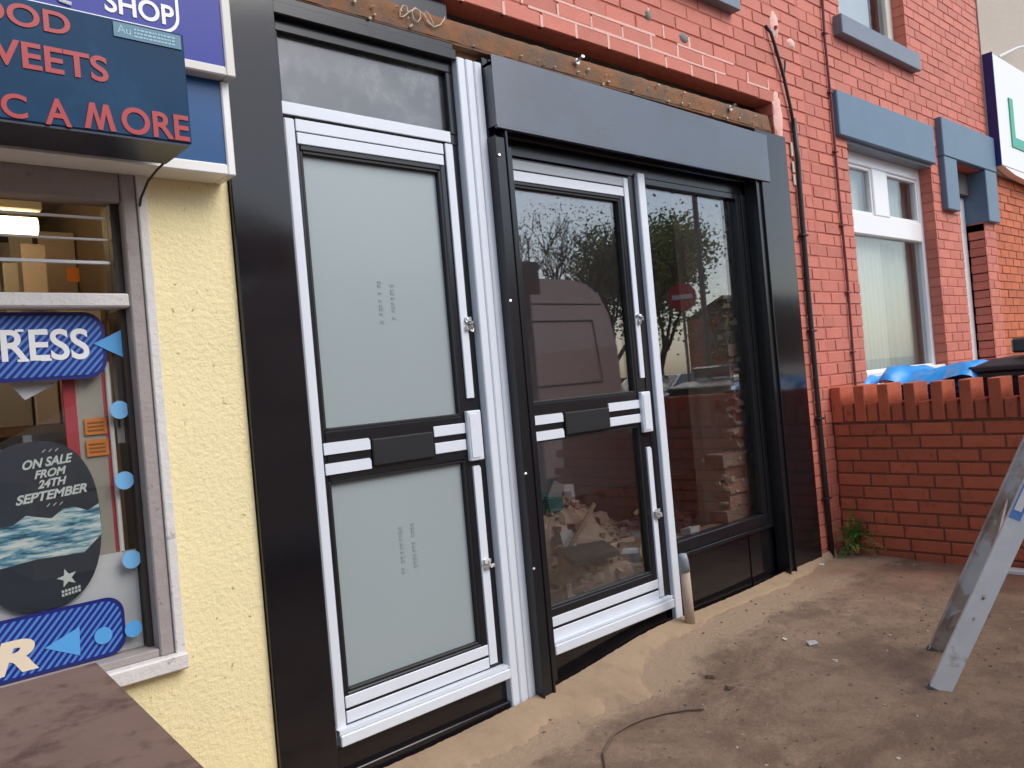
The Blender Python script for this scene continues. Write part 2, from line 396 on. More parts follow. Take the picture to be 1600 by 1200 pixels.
class MB:
    def __init__(s): s.v = []; s.f = []; s.mi = []; s.cur = 0; s.smooth = False
    def add(s, vs, fs):
        n = len(s.v)
        s.v += [tuple(p) for p in vs]
        s.f += [tuple(i+n for i in f) for f in fs]
        s.mi += [s.cur]*len(fs)
        return s
    def box(s, x0, x1, y0, y1, z0, z1, b=0.0):
        b = min(b, (x1-x0)*.45, (y1-y0)*.45, (z1-z0)*.45)
        if b <= 0:
            vs = [(x, y, z) for z in (z0, z1) for y in (y0, y1) for x in (x0, x1)]
            return s.add(vs, [(0, 2, 3, 1), (4, 5, 7, 6), (0, 1, 5, 4), (2, 6, 7, 3), (0, 4, 6, 2), (1, 3, 7, 5)])
        vs = []; idx = {}
        for ix in (0, 1):
            for iy in (0, 1):
                for iz in (0, 1):
                    X = (x0, x1)[ix]; Y = (y0, y1)[iy]; Z = (z0, z1)[iz]
                    sx = (b, -b)[ix]; sy = (b, -b)[iy]; sz = (b, -b)[iz]
                    for a in range(3):
                        idx[ix, iy, iz, a] = len(vs)
                        vs.append((X if a == 0 else X+sx, Y if a == 1 else Y+sy, Z if a == 2 else Z+sz))
        fs = []
        for a in range(3):
            for k in (0, 1):
                loop = [(0, 0), (1, 0), (1, 1), (0, 1)]
                q = []
                for (p, r) in loop:
                    c = [0, 0, 0]; c[a] = k; c[(a+1) % 3] = p; c[(a+2) % 3] = r
                    q.append(idx[(*c, a)])
                fs.append(tuple(q if k else q[::-1]))
        for a in range(3):
            b1, b2 = (a+1) % 3, (a+2) % 3
            for p in (0, 1):
                for r in (0, 1):
                    c0 = [0, 0, 0]; c1 = [0, 0, 0]
                    c0[b1] = c1[b1] = p; c0[b2] = c1[b2] = r; c1[a] = 1
                    q = (idx[(*c0, b1)], idx[(*c1, b1)], idx[(*c1, b2)], idx[(*c0, b2)])
                    fs.append(q if (p ^ r) == 1 else q[::-1])
        for ix in (0, 1):
            for iy in (0, 1):
                for iz in (0, 1):
                    q = tuple(idx[ix, iy, iz, a] for a in range(3))
                    fs.append(q if (ix+iy+iz) % 2 else q[::-1])
        return s.add(vs, fs)
    def prism(s, poly, y0, y1):          # polygon in XZ extruded along Y
        n = len(poly)
        vs = [(x, y0, z) for x, z in poly]+[(x, y1, z) for x, z in poly]
        fs = [tuple(range(n)), tuple(range(2*n-1, n-1, -1))]
        fs += [(i, i+n, (i+1) % n+n, (i+1) % n) for i in range(n)]
        return s.add(vs, fs)
    def tube(s, pts, r, n=8, taper=None):
        pts = [Vector(p) for p in pts]
        rings = []
        prev = None
        for i, p in enumerate(pts):
            d = (pts[min(i+1, len(pts)-1)]-pts[max(i-1, 0)]).normalized()
            a = prev if prev is not None else (Vector((0, 0, 1)) if abs(d.z) < .9 else Vector((1, 0, 0)))
            u = (a-d*a.dot(d)).normalized(); prev = u
            v = d.cross(u)
            rad = r if taper is None else r+(taper-r)*i/(len(pts)-1)
            rings.append([p+(u*math.cos(2*math.pi*k/n)+v*math.sin(2*math.pi*k/n))*rad for k in range(n)])
        vs = [q for rg in rings for q in rg]
        fs = [(i*n+k, i*n+(k+1) % n, (i+1)*n+(k+1) % n, (i+1)*n+k) for i in range(len(pts)-1) for k in range(n)]
        fs += [tuple(range(n))[::-1], tuple((len(pts)-1)*n+k for k in range(n))]
        return s.add(vs, fs)
    def disc(s, c, r, axis='y', h=0.002, n=28, rx=None):
        poly = [(c[0]+(rx or r)*math.cos(2*math.pi*k/n), c[2]+r*math.sin(2*math.pi*k/n)) for k in range(n)]
        return s.prism(poly, c[1]-h, c[1])
    def chunk(s, c, r, flat=0.7, rn=rnd):
        bx = [(-1, -1, -1), (1, -1, -1), (1, 1, -1), (-1, 1, -1), (-1, -1, 1), (1, -1, 1), (1, 1, 1), (-1, 1, 1)]
        rot = Matrix.Rotation(rn.uniform(0, 6.28), 3, 'Z') @ Matrix.Rotation(rn.uniform(-.5, .5), 3, 'X')
        sx, sy, sz = r*rn.uniform(.6, 1.3), r*rn.uniform(.5, 1), r*flat*rn.uniform(.4, 1)
        vs = [Vector(c)+rot @ Vector((x*sx*rn.uniform(.6, 1), y*sy*rn.uniform(.6, 1), z*sz*rn.uniform(.6, 1))) for x, y, z in bx]
        return s.add(vs, [(0, 3, 2, 1), (4, 5, 6, 7), (0, 1, 5, 4), (1, 2, 6, 5), (2, 3, 7, 6), (3, 0, 4, 7)])
    def build(s, name, mats, parent=None, label=None, cat=None, group=None, kind=None, smooth=False, loc=None):
        if isinstance(mats, str): mats = [mats]
        org = Vector((0, 0, 0))
        if parent is not None: org = ORG[parent.name]
        elif loc is not None: org = Vector(loc)
        me = bpy.data.meshes.new(name)
        me.from_pydata([(p[0]-org[0], p[1]-org[1], p[2]-org[2]) for p in s.v], [], s.f)
        for mm in mats: me.materials.append(MATS[mm])
        me.polygons.foreach_set('material_index', s.mi)
        if smooth: me.polygons.foreach_set('use_smooth', [True]*len(me.polygons))
        me.update()
        o = bpy.data.objects.new(name, me)
        COL.objects.link(o)
        if parent is not None: o.parent = parent
        elif loc is not None: o.location = loc
        ORG[o.name] = org
        return setp(o, label, cat, group, kind)

def bx(name, mt, parent, x0, x1, y0, y1, z0, z1, b=0.0, **k):
    return MB().box(x0, x1, y0, y1, z0, z1, b).build(name, mt, parent, **k)

def text_mesh(body, x0, x1, z0, z1, y, mt, parent, name='lettering', bold=0.0, shear=0.0, tilt=0.0, depth=0.002, label=None, serif=False):
    cu = bpy.data.curves.new('t', 'FONT')
    cu.body = body
    cu.size = 1.0
    cu.offset = bold
    cu.shear = shear
    cu.extrude = 0.0
    cu.resolution_u = 6
    to = bpy.data.objects.new('t', cu)
    COL.objects.link(to)
    dg = bpy.context.evaluated_depsgraph_get()
    me = bpy.data.meshes.new_from_object(to.evaluated_get(dg))
    COL.objects.unlink(to); bpy.data.objects.remove(to)
    xs = [v.co.x for v in me.vertices]; ys = [v.co.y for v in me.vertices]
    ax, bxx, ay, by = min(xs), max(xs), min(ys), max(ys)
    org = ORG[parent.name]
    vs = []
    for v in me.vertices:
        X = x0+(v.co.x-ax)/(bxx-ax)*(x1-x0)
        Z = z0+(v.co.y-ay)/(by-ay)*(z1-z0)+tilt*(X-x0)
        vs.append((X-org.x, y-org.y, Z-org.z))
    fs = [tuple(p.vertices) for p in me.polygons]
    # give it thickness: duplicate front, sides along boundary
    from collections import Counter
    ec = Counter()
    for f in fs:
        for i in range(len(f)):
            ec[tuple(sorted((f[i], f[(i+1) % len(f)])))] += 1
    n = len(vs)
    allv = vs+[(p[0], p[1]-depth, p[2]) for p in vs]
    front = [tuple(i+n for i in f) for f in fs]
    sides = [(a, b, b+n, a+n) for (a, b), c in ec.items() if c == 1]
    nm = bpy.data.meshes.new(name)
    nm.from_pydata(allv, [], front+sides)
    nm.materials.append(MATS[mt])
    nm.update()
    bpy.data.meshes.remove(me)
    o = bpy.data.objects.new(name, nm)
    COL.objects.link(o)
    o.parent = parent
    ORG[o.name] = org
    return setp(o, label)

# ------------------------------------------------------------------ bricks
def brick_mesh(L, H, D, j, seed, mt):
    """brick of length L (x), depth D (y, front at 0 going +y), height H, with worn chamfered front edges"""
    rn = random.Random(seed)
    c = j
    q = lambda: rn.uniform(-0.0012, 0.0012)
    y = rn.uniform(-0.0015, 0.0015)
    vs = [(0, D, 0), (L, D, 0), (L, D, H), (0, D, H),
          (q(), c, q()), (L+q(), c, q()), (L+q(), c, H+q()), (q(), c, H+q()),
          (c, y, c), (L-c, y+q(), c), (L-c, y+q(), H-c), (c, y+q(), H-c)]
    fs = [(0, 3, 2, 1), (8, 9, 10, 11), (4, 5, 9, 8), (5, 6, 10, 9), (6, 7, 11, 10), (7, 4, 8, 11),
          (0, 1, 5, 4), (1, 2, 6, 5), (2, 3, 7, 6), (3, 0, 4, 7)]
    return vs, fs

def brick_data(L, H, D, seed, mt, c=0.003):
    vs, fs = brick_mesh(L, H, D, c, seed, mt)
    me = bpy.data.meshes.new('brick')
    me.from_pydata(vs, [], fs)
    me.materials.append(MATS[mt])
    me.update()
    return me

def in_frame(p):
    d = Vector(p)-CAM
    z = d.dot(fwd)
    if z < .1: return 0
    x = d.dot(right)/z*1265/800; y = d.dot(up)/z*1265/600
    return (abs(x) < 1.03 and abs(y) < 1.04)*1.0/z

def lay(parent, mt, specs, limit=300, H=0.067, D=0.1, variants=6):
    """specs: (x, y, z, length, axis) bricks; axis 'x' face to -Y, 'y' face to -X"""
    org = ORG[parent.name]
    scored = []
    for s_ in specs:
        x, y, z, L, ax = s_
        c = (x+L/2, y, z+.035) if ax == 'x' else (x, y-L/2, z+.035)
        scored.append((in_frame(c), s_))
    scored.sort(key=lambda t: -t[0])
    pieces = [s_ for sc, s_ in scored if sc > 0][:limit]
    rest = [s_ for sc, s_ in scored if sc > 0][limit:]+[s_ for sc, s_ in scored if sc == 0]
    meshes = [brick_data(0.218, H, D, k, mt) for k in range(variants)]
    for k, (x, y, z, L, ax) in enumerate(pieces):
        o = bpy.data.objects.new('brick', meshes[rnd.randrange(variants)])
        COL.objects.link(o)
        o.parent = parent
        o.location = Vector((x, y+rnd.uniform(-.0012, .0012) if ax == 'x' else y, z))-org
        o.scale = (L/0.218, 1, 1)
        if ax == 'y':
            o.rotation_euler = (0, 0, -math.pi/2)
    if rest:
        mb = MB()
        for k, (x, y, z, L, ax) in enumerate(rest):
            vs, fs = brick_mesh(L, H, D, 0.003, k, mt)
            if ax == 'x': vs = [(x+a, y+b, z+c) for a, b, c in vs]
            else: vs = [(x+b, y-a, z+c) for a, b, c in vs]
            mb.add(vs, fs)
        mb.build('brick', mt, parent, kind='stuff')

def courses(x0, x1, z0, z1, holes, ref=2.91, pitch=0.077, bl=0.228, H=0.067, phase=0.0, y=0.0):
    out = []
    k0 = math.floor((z0-ref)/pitch+.5)
    k1 = math.ceil((z1-ref)/pitch-.5)
    for k in range(k0, k1):
        z = ref+k*pitch+.005
        zc = z+H/2
        iv = [(x0, x1)]
        for (a, b, c, d) in holes:
            if c < zc < d:
                n = []
                for (p, q_) in iv:
                    if b <= p or a >= q_: n.append((p, q_))
                    else:
                        if a > p: n.append((p, a))
                        if b < q_: n.append((b, q_))
                iv = n
        off = phase+(0.5*bl if k % 2 else 0)
        for (p, q_) in iv:
            i = math.floor((p-off)/bl)
            while off+i*bl < q_-0.001:
                a = max(p, off+i*bl+.005 if off+i*bl > p else p)
                b = min(q_, off+(i+1)*bl-.005 if off+(i+1)*bl < q_ else q_)
                if b-a > .025: out.append((a, y, z, b-a, 'x'))
                i += 1
    return out

def backing(mb, x0, x1, z0, z1, holes, y0=0.0045, y1=0.12, inset=0.004):
    hs_ = [(a-inset, b+inset, c-inset, d+inset) for a, b, c, d in holes]
    xs = sorted({x0, x1, *[min(max(v, x0), x1) for h in hs_ for v in h[:2]]})
    zs = sorted({z0, z1, *[min(max(v, z0), z1) for h in hs_ for v in h[2:]]})
    for i in range(len(xs)-1):
        run = None
        for j_ in range(len(zs)-1):
            cx, cz = (xs[i]+xs[i+1])/2, (zs[j_]+zs[j_+1])/2
            solid = not any(a < cx < b and c < cz < d for a, b, c, d in hs_)
            if solid:
                run = (run[0], zs[j_+1]) if run else (zs[j_], zs[j_+1])
            if (not solid or j_ == len(zs)-2) and run:
                mb.box(xs[i], xs[i+1], y0, y1, run[0], run[1])
                run = None
    return mb

# ------------------------------------------------------------------ ground
def gz(x, y):
    t = min(max((x-2.3)/0.9, 0), 1)
    t = t*t*(3-2*t)
    base = 0.01+0.075*t
    base += -0.012*max(0, -y)
    fall = max(0.0, -y-0.0)
    s = 0.012*math.sin(2.1*x+1.3*y)+0.008*math.sin(5.3*x-3.1*y+1)+0.005*math.sin(11*x+7*y)
    return base+s*min(1, fall*3)

def ground():
    mb = MB()
    x0, x1, y0, y1 = -4.0, 14.0, -3.2, 0.02
    nx, ny = 360, 80
    rn = random.Random(3)
    vs = []
    for j_ in range(ny+1):
        for i in range(nx+1):
            x = x0+(x1-x0)*i/nx; y = y0+(y1-y0)*j_/ny
            vs.append((x, y, gz(x, y)+rn.uniform(-.0022, .0022)))
    fs = [(j_*(nx+1)+i, j_*(nx+1)+i+1, (j_+1)*(nx+1)+i+1, (j_+1)*(nx+1)+i) for j_ in range(ny) for i in range(nx)]
    mb.add(vs, fs)
    mb.build('pavement', 'ground_dirt', kind='structure', smooth=True)
    mb = MB().box(-60, 90, -3.38, -3.2, -0.4, -0.02, .02)
    mb.build('kerb', 'kerb_stone', kind='structure')
    mb = MB().box(-60, 90, -10.2, -10.02, -0.4, -0.02, .02)
    mb.build('kerb', 'kerb_stone', kind='structure')
    MB().add([(-250, -250, -.16), (300, -250, -.16), (300, 250, -.16), (-250, 250, -.16)], [(0, 1, 2, 3)]).build('road', 'asphalt', kind='structure')
    MB().box(-60, 90, -12.2, -10.2, -.4, -.03).build('pavement', 'pavement_far', kind='structure')
    MB().box(-60, -4.0, -3.2, 0.0, -.4, -.03).build('pavement', 'pavement_far', kind='structure')
    MB().box(14.0, 90, -3.2, 0.0, -.4, -.03).build('pavement', 'pavement_far', kind='structure')
ground()

# sand swept against the shopfront: an uneven wedge
def sand():
    edge = [(0.9, .05), (1.3, .10), (1.63, .22), (1.9, .17), (2.15, .15), (2.37, .30), (2.6, .30), (2.75, .16), (3.02, .10), (3.25, .13),
            (3.5, .14), (3.8, .08), (4.1, .09), (4.42, .06), (4.7, .03), (4.9, .02)]
    def wid(x):
        for (a, p), (b, q) in zip(edge, edge[1:]):
            if a <= x <= b: return p+(q-p)*(x-a)/(b-a)
        return .02
    rn = random.Random(5)
    vs = []; fs = []
    nx, ny = 260, 9
    for i in range(nx+1):
        x = 0.95+(4.86-0.95)*i/nx
        nz = __import__('mathutils').noise.fractal((x*4.0, 1.7, 0.3), 1.0, 2.0, 6)
        wd = wid(x)*(1+.55*nz)+rn.uniform(-.008, .008)
        wd = max(wd, .015)
        yb = -0.012
        for j_ in range(ny+1):
            t = j_/ny
            y = yb-wd*t
            h = (0.028+0.012*math.sin(3*x)) * (1-t)**0.8
            z = gz(x, y)+h+rn.uniform(-.0015, .0015)+(0.003 if j_ < ny else -0.006)
            vs.append((x, y, z))
    for i in range(nx):
        for j_ in range(ny):
            a = i*(ny+1)+j_
            fs.append((a, a+1, a+ny+2, a+ny+1))
    MB().add(vs, fs).build('sand', 'sand', kind='stuff', smooth=True)
    o = COL.objects['sand']
    setp(o, 'loose pale sand and cement dust swept along the foot of the black shopfront', 'sand')
sand()

# ================================================================== SHOP HOUSE (red brick, new black shopfront)
HX0, HX1, HX2 = 1.107, 5.0, 8.5
ST = 2.91                                 # bottom of the brickwork over the steel
house = thing('terraced_shop', 'red painted brick terraced shop with new black shopfront and film covered doors', 'building', (3.0, 0, 0))
holes_a = [(1.107, 4.585, -1, 2.91), (4.2, 4.672, -1, 2.70)]
holes_a.append((4.5, 4.595, 2.6, 2.91))
upper_win_a = (3.05, 4.15, 3.50, 5.0)
holes_a.append(upper_win_a)
mb = MB()
backing(mb, 1.107, HX1+.002, -0.3, 5.9, holes_a)
wall_a = mb.build('brick_wall', 'red_joint', house)
sp = courses(1.107, HX1, 0.0, 5.9, holes_a, phase=3.086)
lay(wall_a, 'red_brick', sp)
# pale fresh pointing squeezed round the bricks above the steel
mb = MB()
rn = random.Random(11)
for k, (xa, xb) in enumerate(((1.3, 4.60), (1.3, 4.58), (1.3, 4.2), (2.4, 3.9))):
    z = 2.91+k*0.077
    off = 3.086+(0.114 if k % 2 else 0)
    if k and k < 3:
        x = xa
        while x < xb:
            ln = rn.uniform(.08, .5)
            if rn.random() < (.80 if k == 1 else .55): mb.box(x, min(x+ln, xb), -.0015, .02, z-.0055, z+.0055+rn.uniform(0, .003))
            x += ln
    i = -10
    while off+i*.228 < xb:
        xx = off+i*.228
        if xx > xa and rn.random() < (.95, .85, .6, .2)[k]:
            wv = rn.uniform(.0055, .0085)
            mb.box(xx-wv, xx+wv, -.0022, .02, z+.004, z+.077-rn.uniform(.004, .02))
        i += 1
mb.build('fresh_pointing', 'fresh_mortar', house, kind='stuff')
# ragged patch of mortar at the end of the steel
def patch(cx, cz, rx, rz, y, mt, name, parent, seed, n=26, **k):
    rn = random.Random(seed)
    vs = [(cx, y-.006, cz)]
    for ring, f in ((0, .6), (1, 1.0)):
        for i in range(n):
            a = 2*math.pi*i/n
            q = rn.uniform(.82, 1.12)*f
            vs.append((cx+rx*q*math.cos(a), y-(.006 if ring == 0 else -.004)+rn.uniform(-.001, .001), cz+rz*q*math.sin(a)))
    fs = [(0, 1+i, 1+(i+1) % n) for i in range(n)]
    fs += [(1+i, 1+n+i, 1+n+(i+1) % n, 1+(i+1) % n) for i in range(n)]
    return MB().add(vs, [f[::-1] for f in fs]).build(name, mt, parent, smooth=True, **k)
patch(4.655, 2.84, .055, .16, -.003, 'fresh_mortar', 'mortar_patch', house, 1)
patch(4.71, 3.42, .055, .085, -.003, 'fresh_mortar', 'mortar_patch', house, 2)
patch(4.90, 3.34, .05, .035, -.003, 'fresh_mortar', 'mortar_patch', house, 3)
patch(3.72, 3.11, .04, .03, -.0045, 'grime', 'mortar_patch', house, 4)
patch(3.42, 3.16, .025, .03, -.0045, 'grime', 'mortar_patch', house, 5)
patch(2.75, 3.2, .05, .035, -.0045, 'grime', 'mortar_patch', house, 6)
MB().tube([(4.70, -.006, 3.395), (4.70, -.02, 3.39)], .012, 8).build('pipe_end', 'letter_red', house)

# upper window sill and window (only its corner is in the photo)
s1 = bx('window_sill', 'grey_paint', house, 2.9, 4.23, -.06, .10, 3.362, 3.50, .004)
wn = MB()
wn.box(3.05, 3.13, .07, .14, 3.50, 5.0, .006); wn.box(4.07, 4.15, .07, .14, 3.50, 5.0, .006)
wn.box(3.13, 4.07, .07, .14, 3.50, 3.58, .006); wn.box(3.13, 4.07, .07, .14, 4.92, 5.0, .006); wn.box(3.56, 3.64, .072, .138, 3.58, 4.92, .006)
wf = wn.build('window', 'upvc', house)
bx('pane', 'glass_house', wf, 3.13, 4.07, .10, .112, 3.58, 4.92)
bx('curtain', 'curtain', wf, 3.05, 4.15, .20, .21, 3.45, 5.0)

# rusty steel lintel
stl = MB()
stl.box(1.107, 4.58, .15, .30, 2.70, 2.908); stl.box(1.107, 4.58, .055, .15, 2.70, 2.832)
steel = stl.build('steel_lintel', 'rust', house)
MB().box(1.107, 4.58, .012, .055, 2.725, 2.737, .002).build('flange', 'rust_orange', steel)
pl = MB()
# rough orange packing board / angle face
rn = random.Random(8)
x = 1.107
vs = []; n = 90
for i in range(n+1):
    xx = 1.107+(4.575-1.107)*i/n
    for zz, yy in ((2.737, .010), (2.775, .014), (2.80, .018), (2.832, .024), (2.838, .054)):
        vs.append((xx, yy+rn.uniform(-.002, .002), zz+rn.uniform(-.002, .002)))
fs = [(i*5+j_, (i+1)*5+j_, (i+1)*5+j_+1, i*5+j_+1) for i in range(n) for j_ in range(4)]
MB().add(vs, fs).build('rusty_face', 'rust_orange', steel, smooth=True)
for (bxp, bz) in ((2.85, 2.805), (4.13, 2.80)):
    b_ = MB(); b_.tube([(bxp, .01, bz), (bxp, -.03, bz+.012)], .006, 8); b_.disc((bxp, .006, bz), .015, h=.006, n=12)
    b_.chunk((bxp-.003, -.034, bz+.008), .009, 1)
    b_.build('bolt', 'silver', steel)
mb = MB(); rn = random.Random(4)
for i in range(46):
    xx = rn.uniform(1.5, 4.55); zz = rn.choice((2.735, 2.742, 2.75, 2.78, 2.80))
    mb.chunk((xx, .004, zz+rn.uniform(-.003, .01)), rn.uniform(.003, .009), .8, rn)
mb.build('mortar_crumbs', 'tape_cream', steel, kind='stuff')
# pale looped scribble of glue on the steel
mb = MB()
pts = [(1.86+.030*t+.035*math.cos(3.1*t), .006, 2.80+.028*math.sin(4.3*t)) for t in [i*.25 for i in range(26)]]
mb.tube(pts, .0022, 5)
mb.build('glue_trail', 'tape_cream', steel)

# building carcass behind the facade
carc = MB()
carc.box(1.0, 1.09, .17, 6, -.3, 5.9)                       # party wall to the corner shop
carc.box(1.09, 2.16, .50, .60, -.3, 2.7)                    # passage back wall
carc.box(2.16, 2.22, .12, 6.0, -.3, 2.7)
carc.box(1.09, 5.0, .25, .35, 2.905, 5.9)
carc.box(1.0, 8.5, 5.0, 5.1, -.3, 3.4)
carc.build('inner_wall', 'plaster_in', house)
MB().box(1.0, 5.0, -.25, .38, 5.9, 6.0).build('eaves', 'roof_slate', house)          # roof behind left out on purpose, so daylight reaches the gutted room

# ---- interior room seen through the clear glass
room = MB()
room.box(2.22, 6.9, 1.6, 1.68, .497, 2.70)                   # upper plaster
room.box(6.9, 6.98, .75, 1.68, -.1, 2.70)
rm = room.build('room_wall', 'plaster_in', house)
bx('lower_wall', 'plaster_low', house, 2.22, 6.9, 1.56, 1.68, .08, .495)
fl = MB(); rn = random.Random(21)
nx, ny = 60, 20
vs = [(2.22+4.7*i/nx, .12+1.5*j_/ny, .13+.04*math.sin(3*i*.2+j_*.4)+rn.uniform(-.012, .012)+(.04 if j_ > 12 else 0)) for j_ in range(ny+1) for i in range(nx+1)]
fl.add(vs, [(j_*(nx+1)+i, j_*(nx+1)+i+1, (j_+1)*(nx+1)+i+1, (j_+1)*(nx+1)+i) for j_ in range(ny) for i in range(nx)])
fl.build('dirt_floor', 'soil_in', house, smooth=True)
# broken brick pier at the right of the window
pier = MB().box(4.18, 4.62, .14, .50, .10, 2.70).build('brick_pier', 'lime_mortar', house)
MB().box(4.125, 4.18, .15, .40, .80, 2.66, .01).build('mortar_fill', 'lime_mortar', pier)
MB().box(4.00, 4.18, .15, .34, .10, .80, .015).build('mortar_fill', 'lime_mortar', pier)
rn = random.Random(31)
z = .44
k = 0
while z < 2.62:
    low = z < .80
    xl = 4.075+(z-.8)*.025+(.045 if k % 2 else 0)+rn.uniform(-.02, .02)
    if low: xl = 3.95+(.05 if k % 2 else 0)+rn.uniform(-.02, .03)
    hh = rn.uniform(.06, .075)
    mbk = MB()
    rn2 = random.Random(k)
    y0_, y1_ = .13+rn.uniform(-.01, .012), .26
    vs = [(xl+rn2.uniform(0, .03), y0_+rn2.uniform(0, .012), z), (4.40, y0_, z), (4.40, y1_, z), (xl+rn2.uniform(0, .03), y1_, z),
          (xl+rn2.uniform(0, .03), y0_+rn2.uniform(0, .012), z+hh), (4.40, y0_, z+hh), (4.40, y1_, z+hh), (xl+rn2.uniform(0, .03), y1_, z+hh)]
    mbk.add(vs, [(0, 3, 2, 1), (4, 5, 6, 7), (0, 1, 5, 4), (1, 2, 6, 5), (2, 3, 7, 6), (3, 0, 4, 7)])
    mbk.build('brick', 'old_brick', pier)
    z += .079; k += 1
mb = MB()
for i in range(240):
    zz = rn.uniform(.4, 2.6)
    mb.chunk((rn.uniform(4.09, 4.24)-(.12 if zz < .8 else 0), rn.uniform(.128, .20), zz), rn.uniform(.012, .034), .7, rn)
mb.build('mortar_lump', 'lime_mortar', pier, kind='stuff')

# rubble in the room
heap = thing('rubble_heap', 'heap of broken brick, plaster and dirt inside the empty shop behind the clear door', 'rubble', (3.3, .6, .12))
def hz(x, y):
    return .12+.50*math.exp(-((x-3.35)/.45)**2-((y-1.0)/.38)**2)+.22*math.exp(-((x-4.4)/.8)**2-((y-1.0)/.35)**2)+.12*math.exp(-((x-3.4)/.8)**2-((y-.4)/.25)**2)
rn = random.Random(42)
nx, ny = 70, 26
vs = [(2.26+3.2*i/nx, .16+1.3*j_/ny, hz(2.26+3.2*i/nx, .16+1.3*j_/ny)+rn.uniform(-.02, .02)) for j_ in range(ny+1) for i in range(nx+1)]
MB().add(vs, [(j_*(nx+1)+i, j_*(nx+1)+i+1, (j_+1)*(nx+1)+i+1, (j_+1)*(nx+1)+i) for j_ in range(ny) for i in range(nx)]).build('earth_mound', 'soil_in', heap, smooth=False)
mb = MB()
for i in range(700):
    x = rn.uniform(2.4, 5.2); y = rn.uniform(.2, 1.4)
    mb.chunk((x, y, hz(x, y)+rn.uniform(0, .02)), rn.choice((.012, .018, .02, .03, .045)), .7, rn)
mb.build('rubble_chips', 'rubble_mix', heap, kind='stuff')
def lump(nm, x, y, r, mt, fl_=.7):
    MB().chunk((x, y, hz(x, y)+r*.4), r, fl_, rn).build(nm, mt, heap)
for x, y, r in ((3.0, .55, .07), (3.3, .62, .08), (3.55, .55, .06), (3.85, .7, .07), (3.6, .8, .06), (2.85, .45, .07), (4.0, .55, .06)):
    lump('broken_brick', x, y, r, rn.choice(('old_brick', 'rubble_mix')))
for x, y, r in ((3.45, .45, .06), (3.72, .6, .06), (3.95, .75, .07), (3.2, .72, .07), (3.62, .42, .04)):
    lump('plaster_piece', x, y, r, 'rag_white', .8)
for q in range(9):
    lump('rag', 3.22+rn.uniform(-.08, .08), .93+rn.uniform(-.06, .06), rn.uniform(.03, .06), 'rag_green', 1.3)
    lump('rag', 3.48+rn.uniform(-.09, .09), .98+rn.uniform(-.06, .06), rn.uniform(.03, .06), 'rag_white', 1.3)
MB().add([(2.95, .40, .40), (3.32, .42, .385), (3.34, .55, .43), (2.98, .55, .45), (2.95, .40, .375), (3.32, .42, .36), (3.34, .55, .405), (2.98, .55, .425)],
         [(0, 1, 2, 3), (7, 6, 5, 4), (0, 4, 5, 1), (1, 5, 6, 2), (2, 6, 7, 3), (3, 7, 4, 0)]).build('slate_piece', 'slate_dark', heap)
for (a, b) in (((3.05, .55, .42), (3.45, .70, .60)), ((2.8, .35, .52), (2.86, .40, .22)), ((3.7, .62, .50), (4.3, .8, .62)), ((2.9, .3, .20), (3.9, .42, .24))):
    MB().tube([a, b], .016, 4).build('timber_batten', 'timber', heap)
foam = MB(); foam.box(3.46, 3.78, .30, .40, .17, .40, .02)
foam.build('yellow_foam_block', 'foam_yellow', heap, label='yellow foam slab standing at the right of the heap')
foam = MB(); foam.box(3.28, 3.76, .22, .30, .165, .205, .015)
foam.build('yellow_foam_block', 'foam_yellow', heap, label='yellow foam strip lying on the dirt')
mb = MB(); mb.chunk((3.62, .16, .46), .05, .6, rn)
mb.build('crumpled_paper', 'rag_white', loc=(3.62, .16, .42), label='small crumpled white paper lying on the inner sill of the clear window', cat='paper')
MB().box(3.35, 4.2, .10, .24, .395, .436, .004).build('inner_sill', 'timber', house)
pts = [(6.0, 1.585, 1.9), (5.98, 1.575, 1.5), (6.02, 1.58, 1.2), (6.0, 1.57, .85), (5.72, 1.55, .52), (5.66, 1.55, .3)]
MB().tube(pts, .007, 6).build('hanging_wire', 'tape_cream', house)

# ---- black pilasters
pil = MB(); pil.box(1.112, 1.315, -.022, .10, -.1, 3.05, .003)
pil.build('pilaster', 'black_laminate', house, label='tall glossy black pilaster left of the frosted door')
pil = MB(); pil.box(4.325, 4.675, -.024, .10, -.1, 2.705, .003)
pil.build('pilaster', 'black_laminate', house, label='glossy black pilaster at the right end of the shopfront')

# ---- door 1 surround
fr = MB()
fr.box(1.316, 2.112, .035, .11, 2.735, 2.90)                   # dark packing over head
fr.box(1.316, 2.112, -.005, .10, 2.655, 2.70, .004)            # lit lip
fr.box(1.316, 2.112, .012, .10, 2.70, 2.733, .003)
fr.box(1.316, 2.112, .028, .10, 2.612, 2.655, .003)
fr.box(1.316, 1.345, .028, .10, 2.36, 2.612, .003)
fr.box(2.075, 2.112, .028, .10, 2.36, 2.612, .003)
fr.box(1.316, 2.112, .03, .10, 2.317, 2.36, .003)
head = fr.build('transom_frame', 'black_metal', house)
bx('protective_tape', 'film', head, 1.313, 2.068, .022, .0285, 2.322, 2.366, .002)
bx('pane', 'glass_transom', head, 1.345, 2.075, .055, .063, 2.36, 2.612)
bx('blind', 'card_grey', head, 1.345, 2.075, .09, .10, 2.36, 2.62)
# below sill
th = MB(); th.box(1.316, 2.225, .03, .12, -.1, .152, .002); th.box(1.316, 2.11, .006, .03, -.1, .058, .003)
th.build('threshold_panel', 'black_laminate', house)
jm = MB(); jm.box(1.316, 1.342, .028, .11, .15, 2.317, .002); jm.box(2.076, 2.112, .034, .11, .15, 2.317, .002)
jm.build('door_jamb', 'black_metal', house)
bx('protective_tape', 'film', house, 1.342, 1.381, .026, .06, .19, 2.312, .004, label='long white film strip on the left jamb of the frosted door')

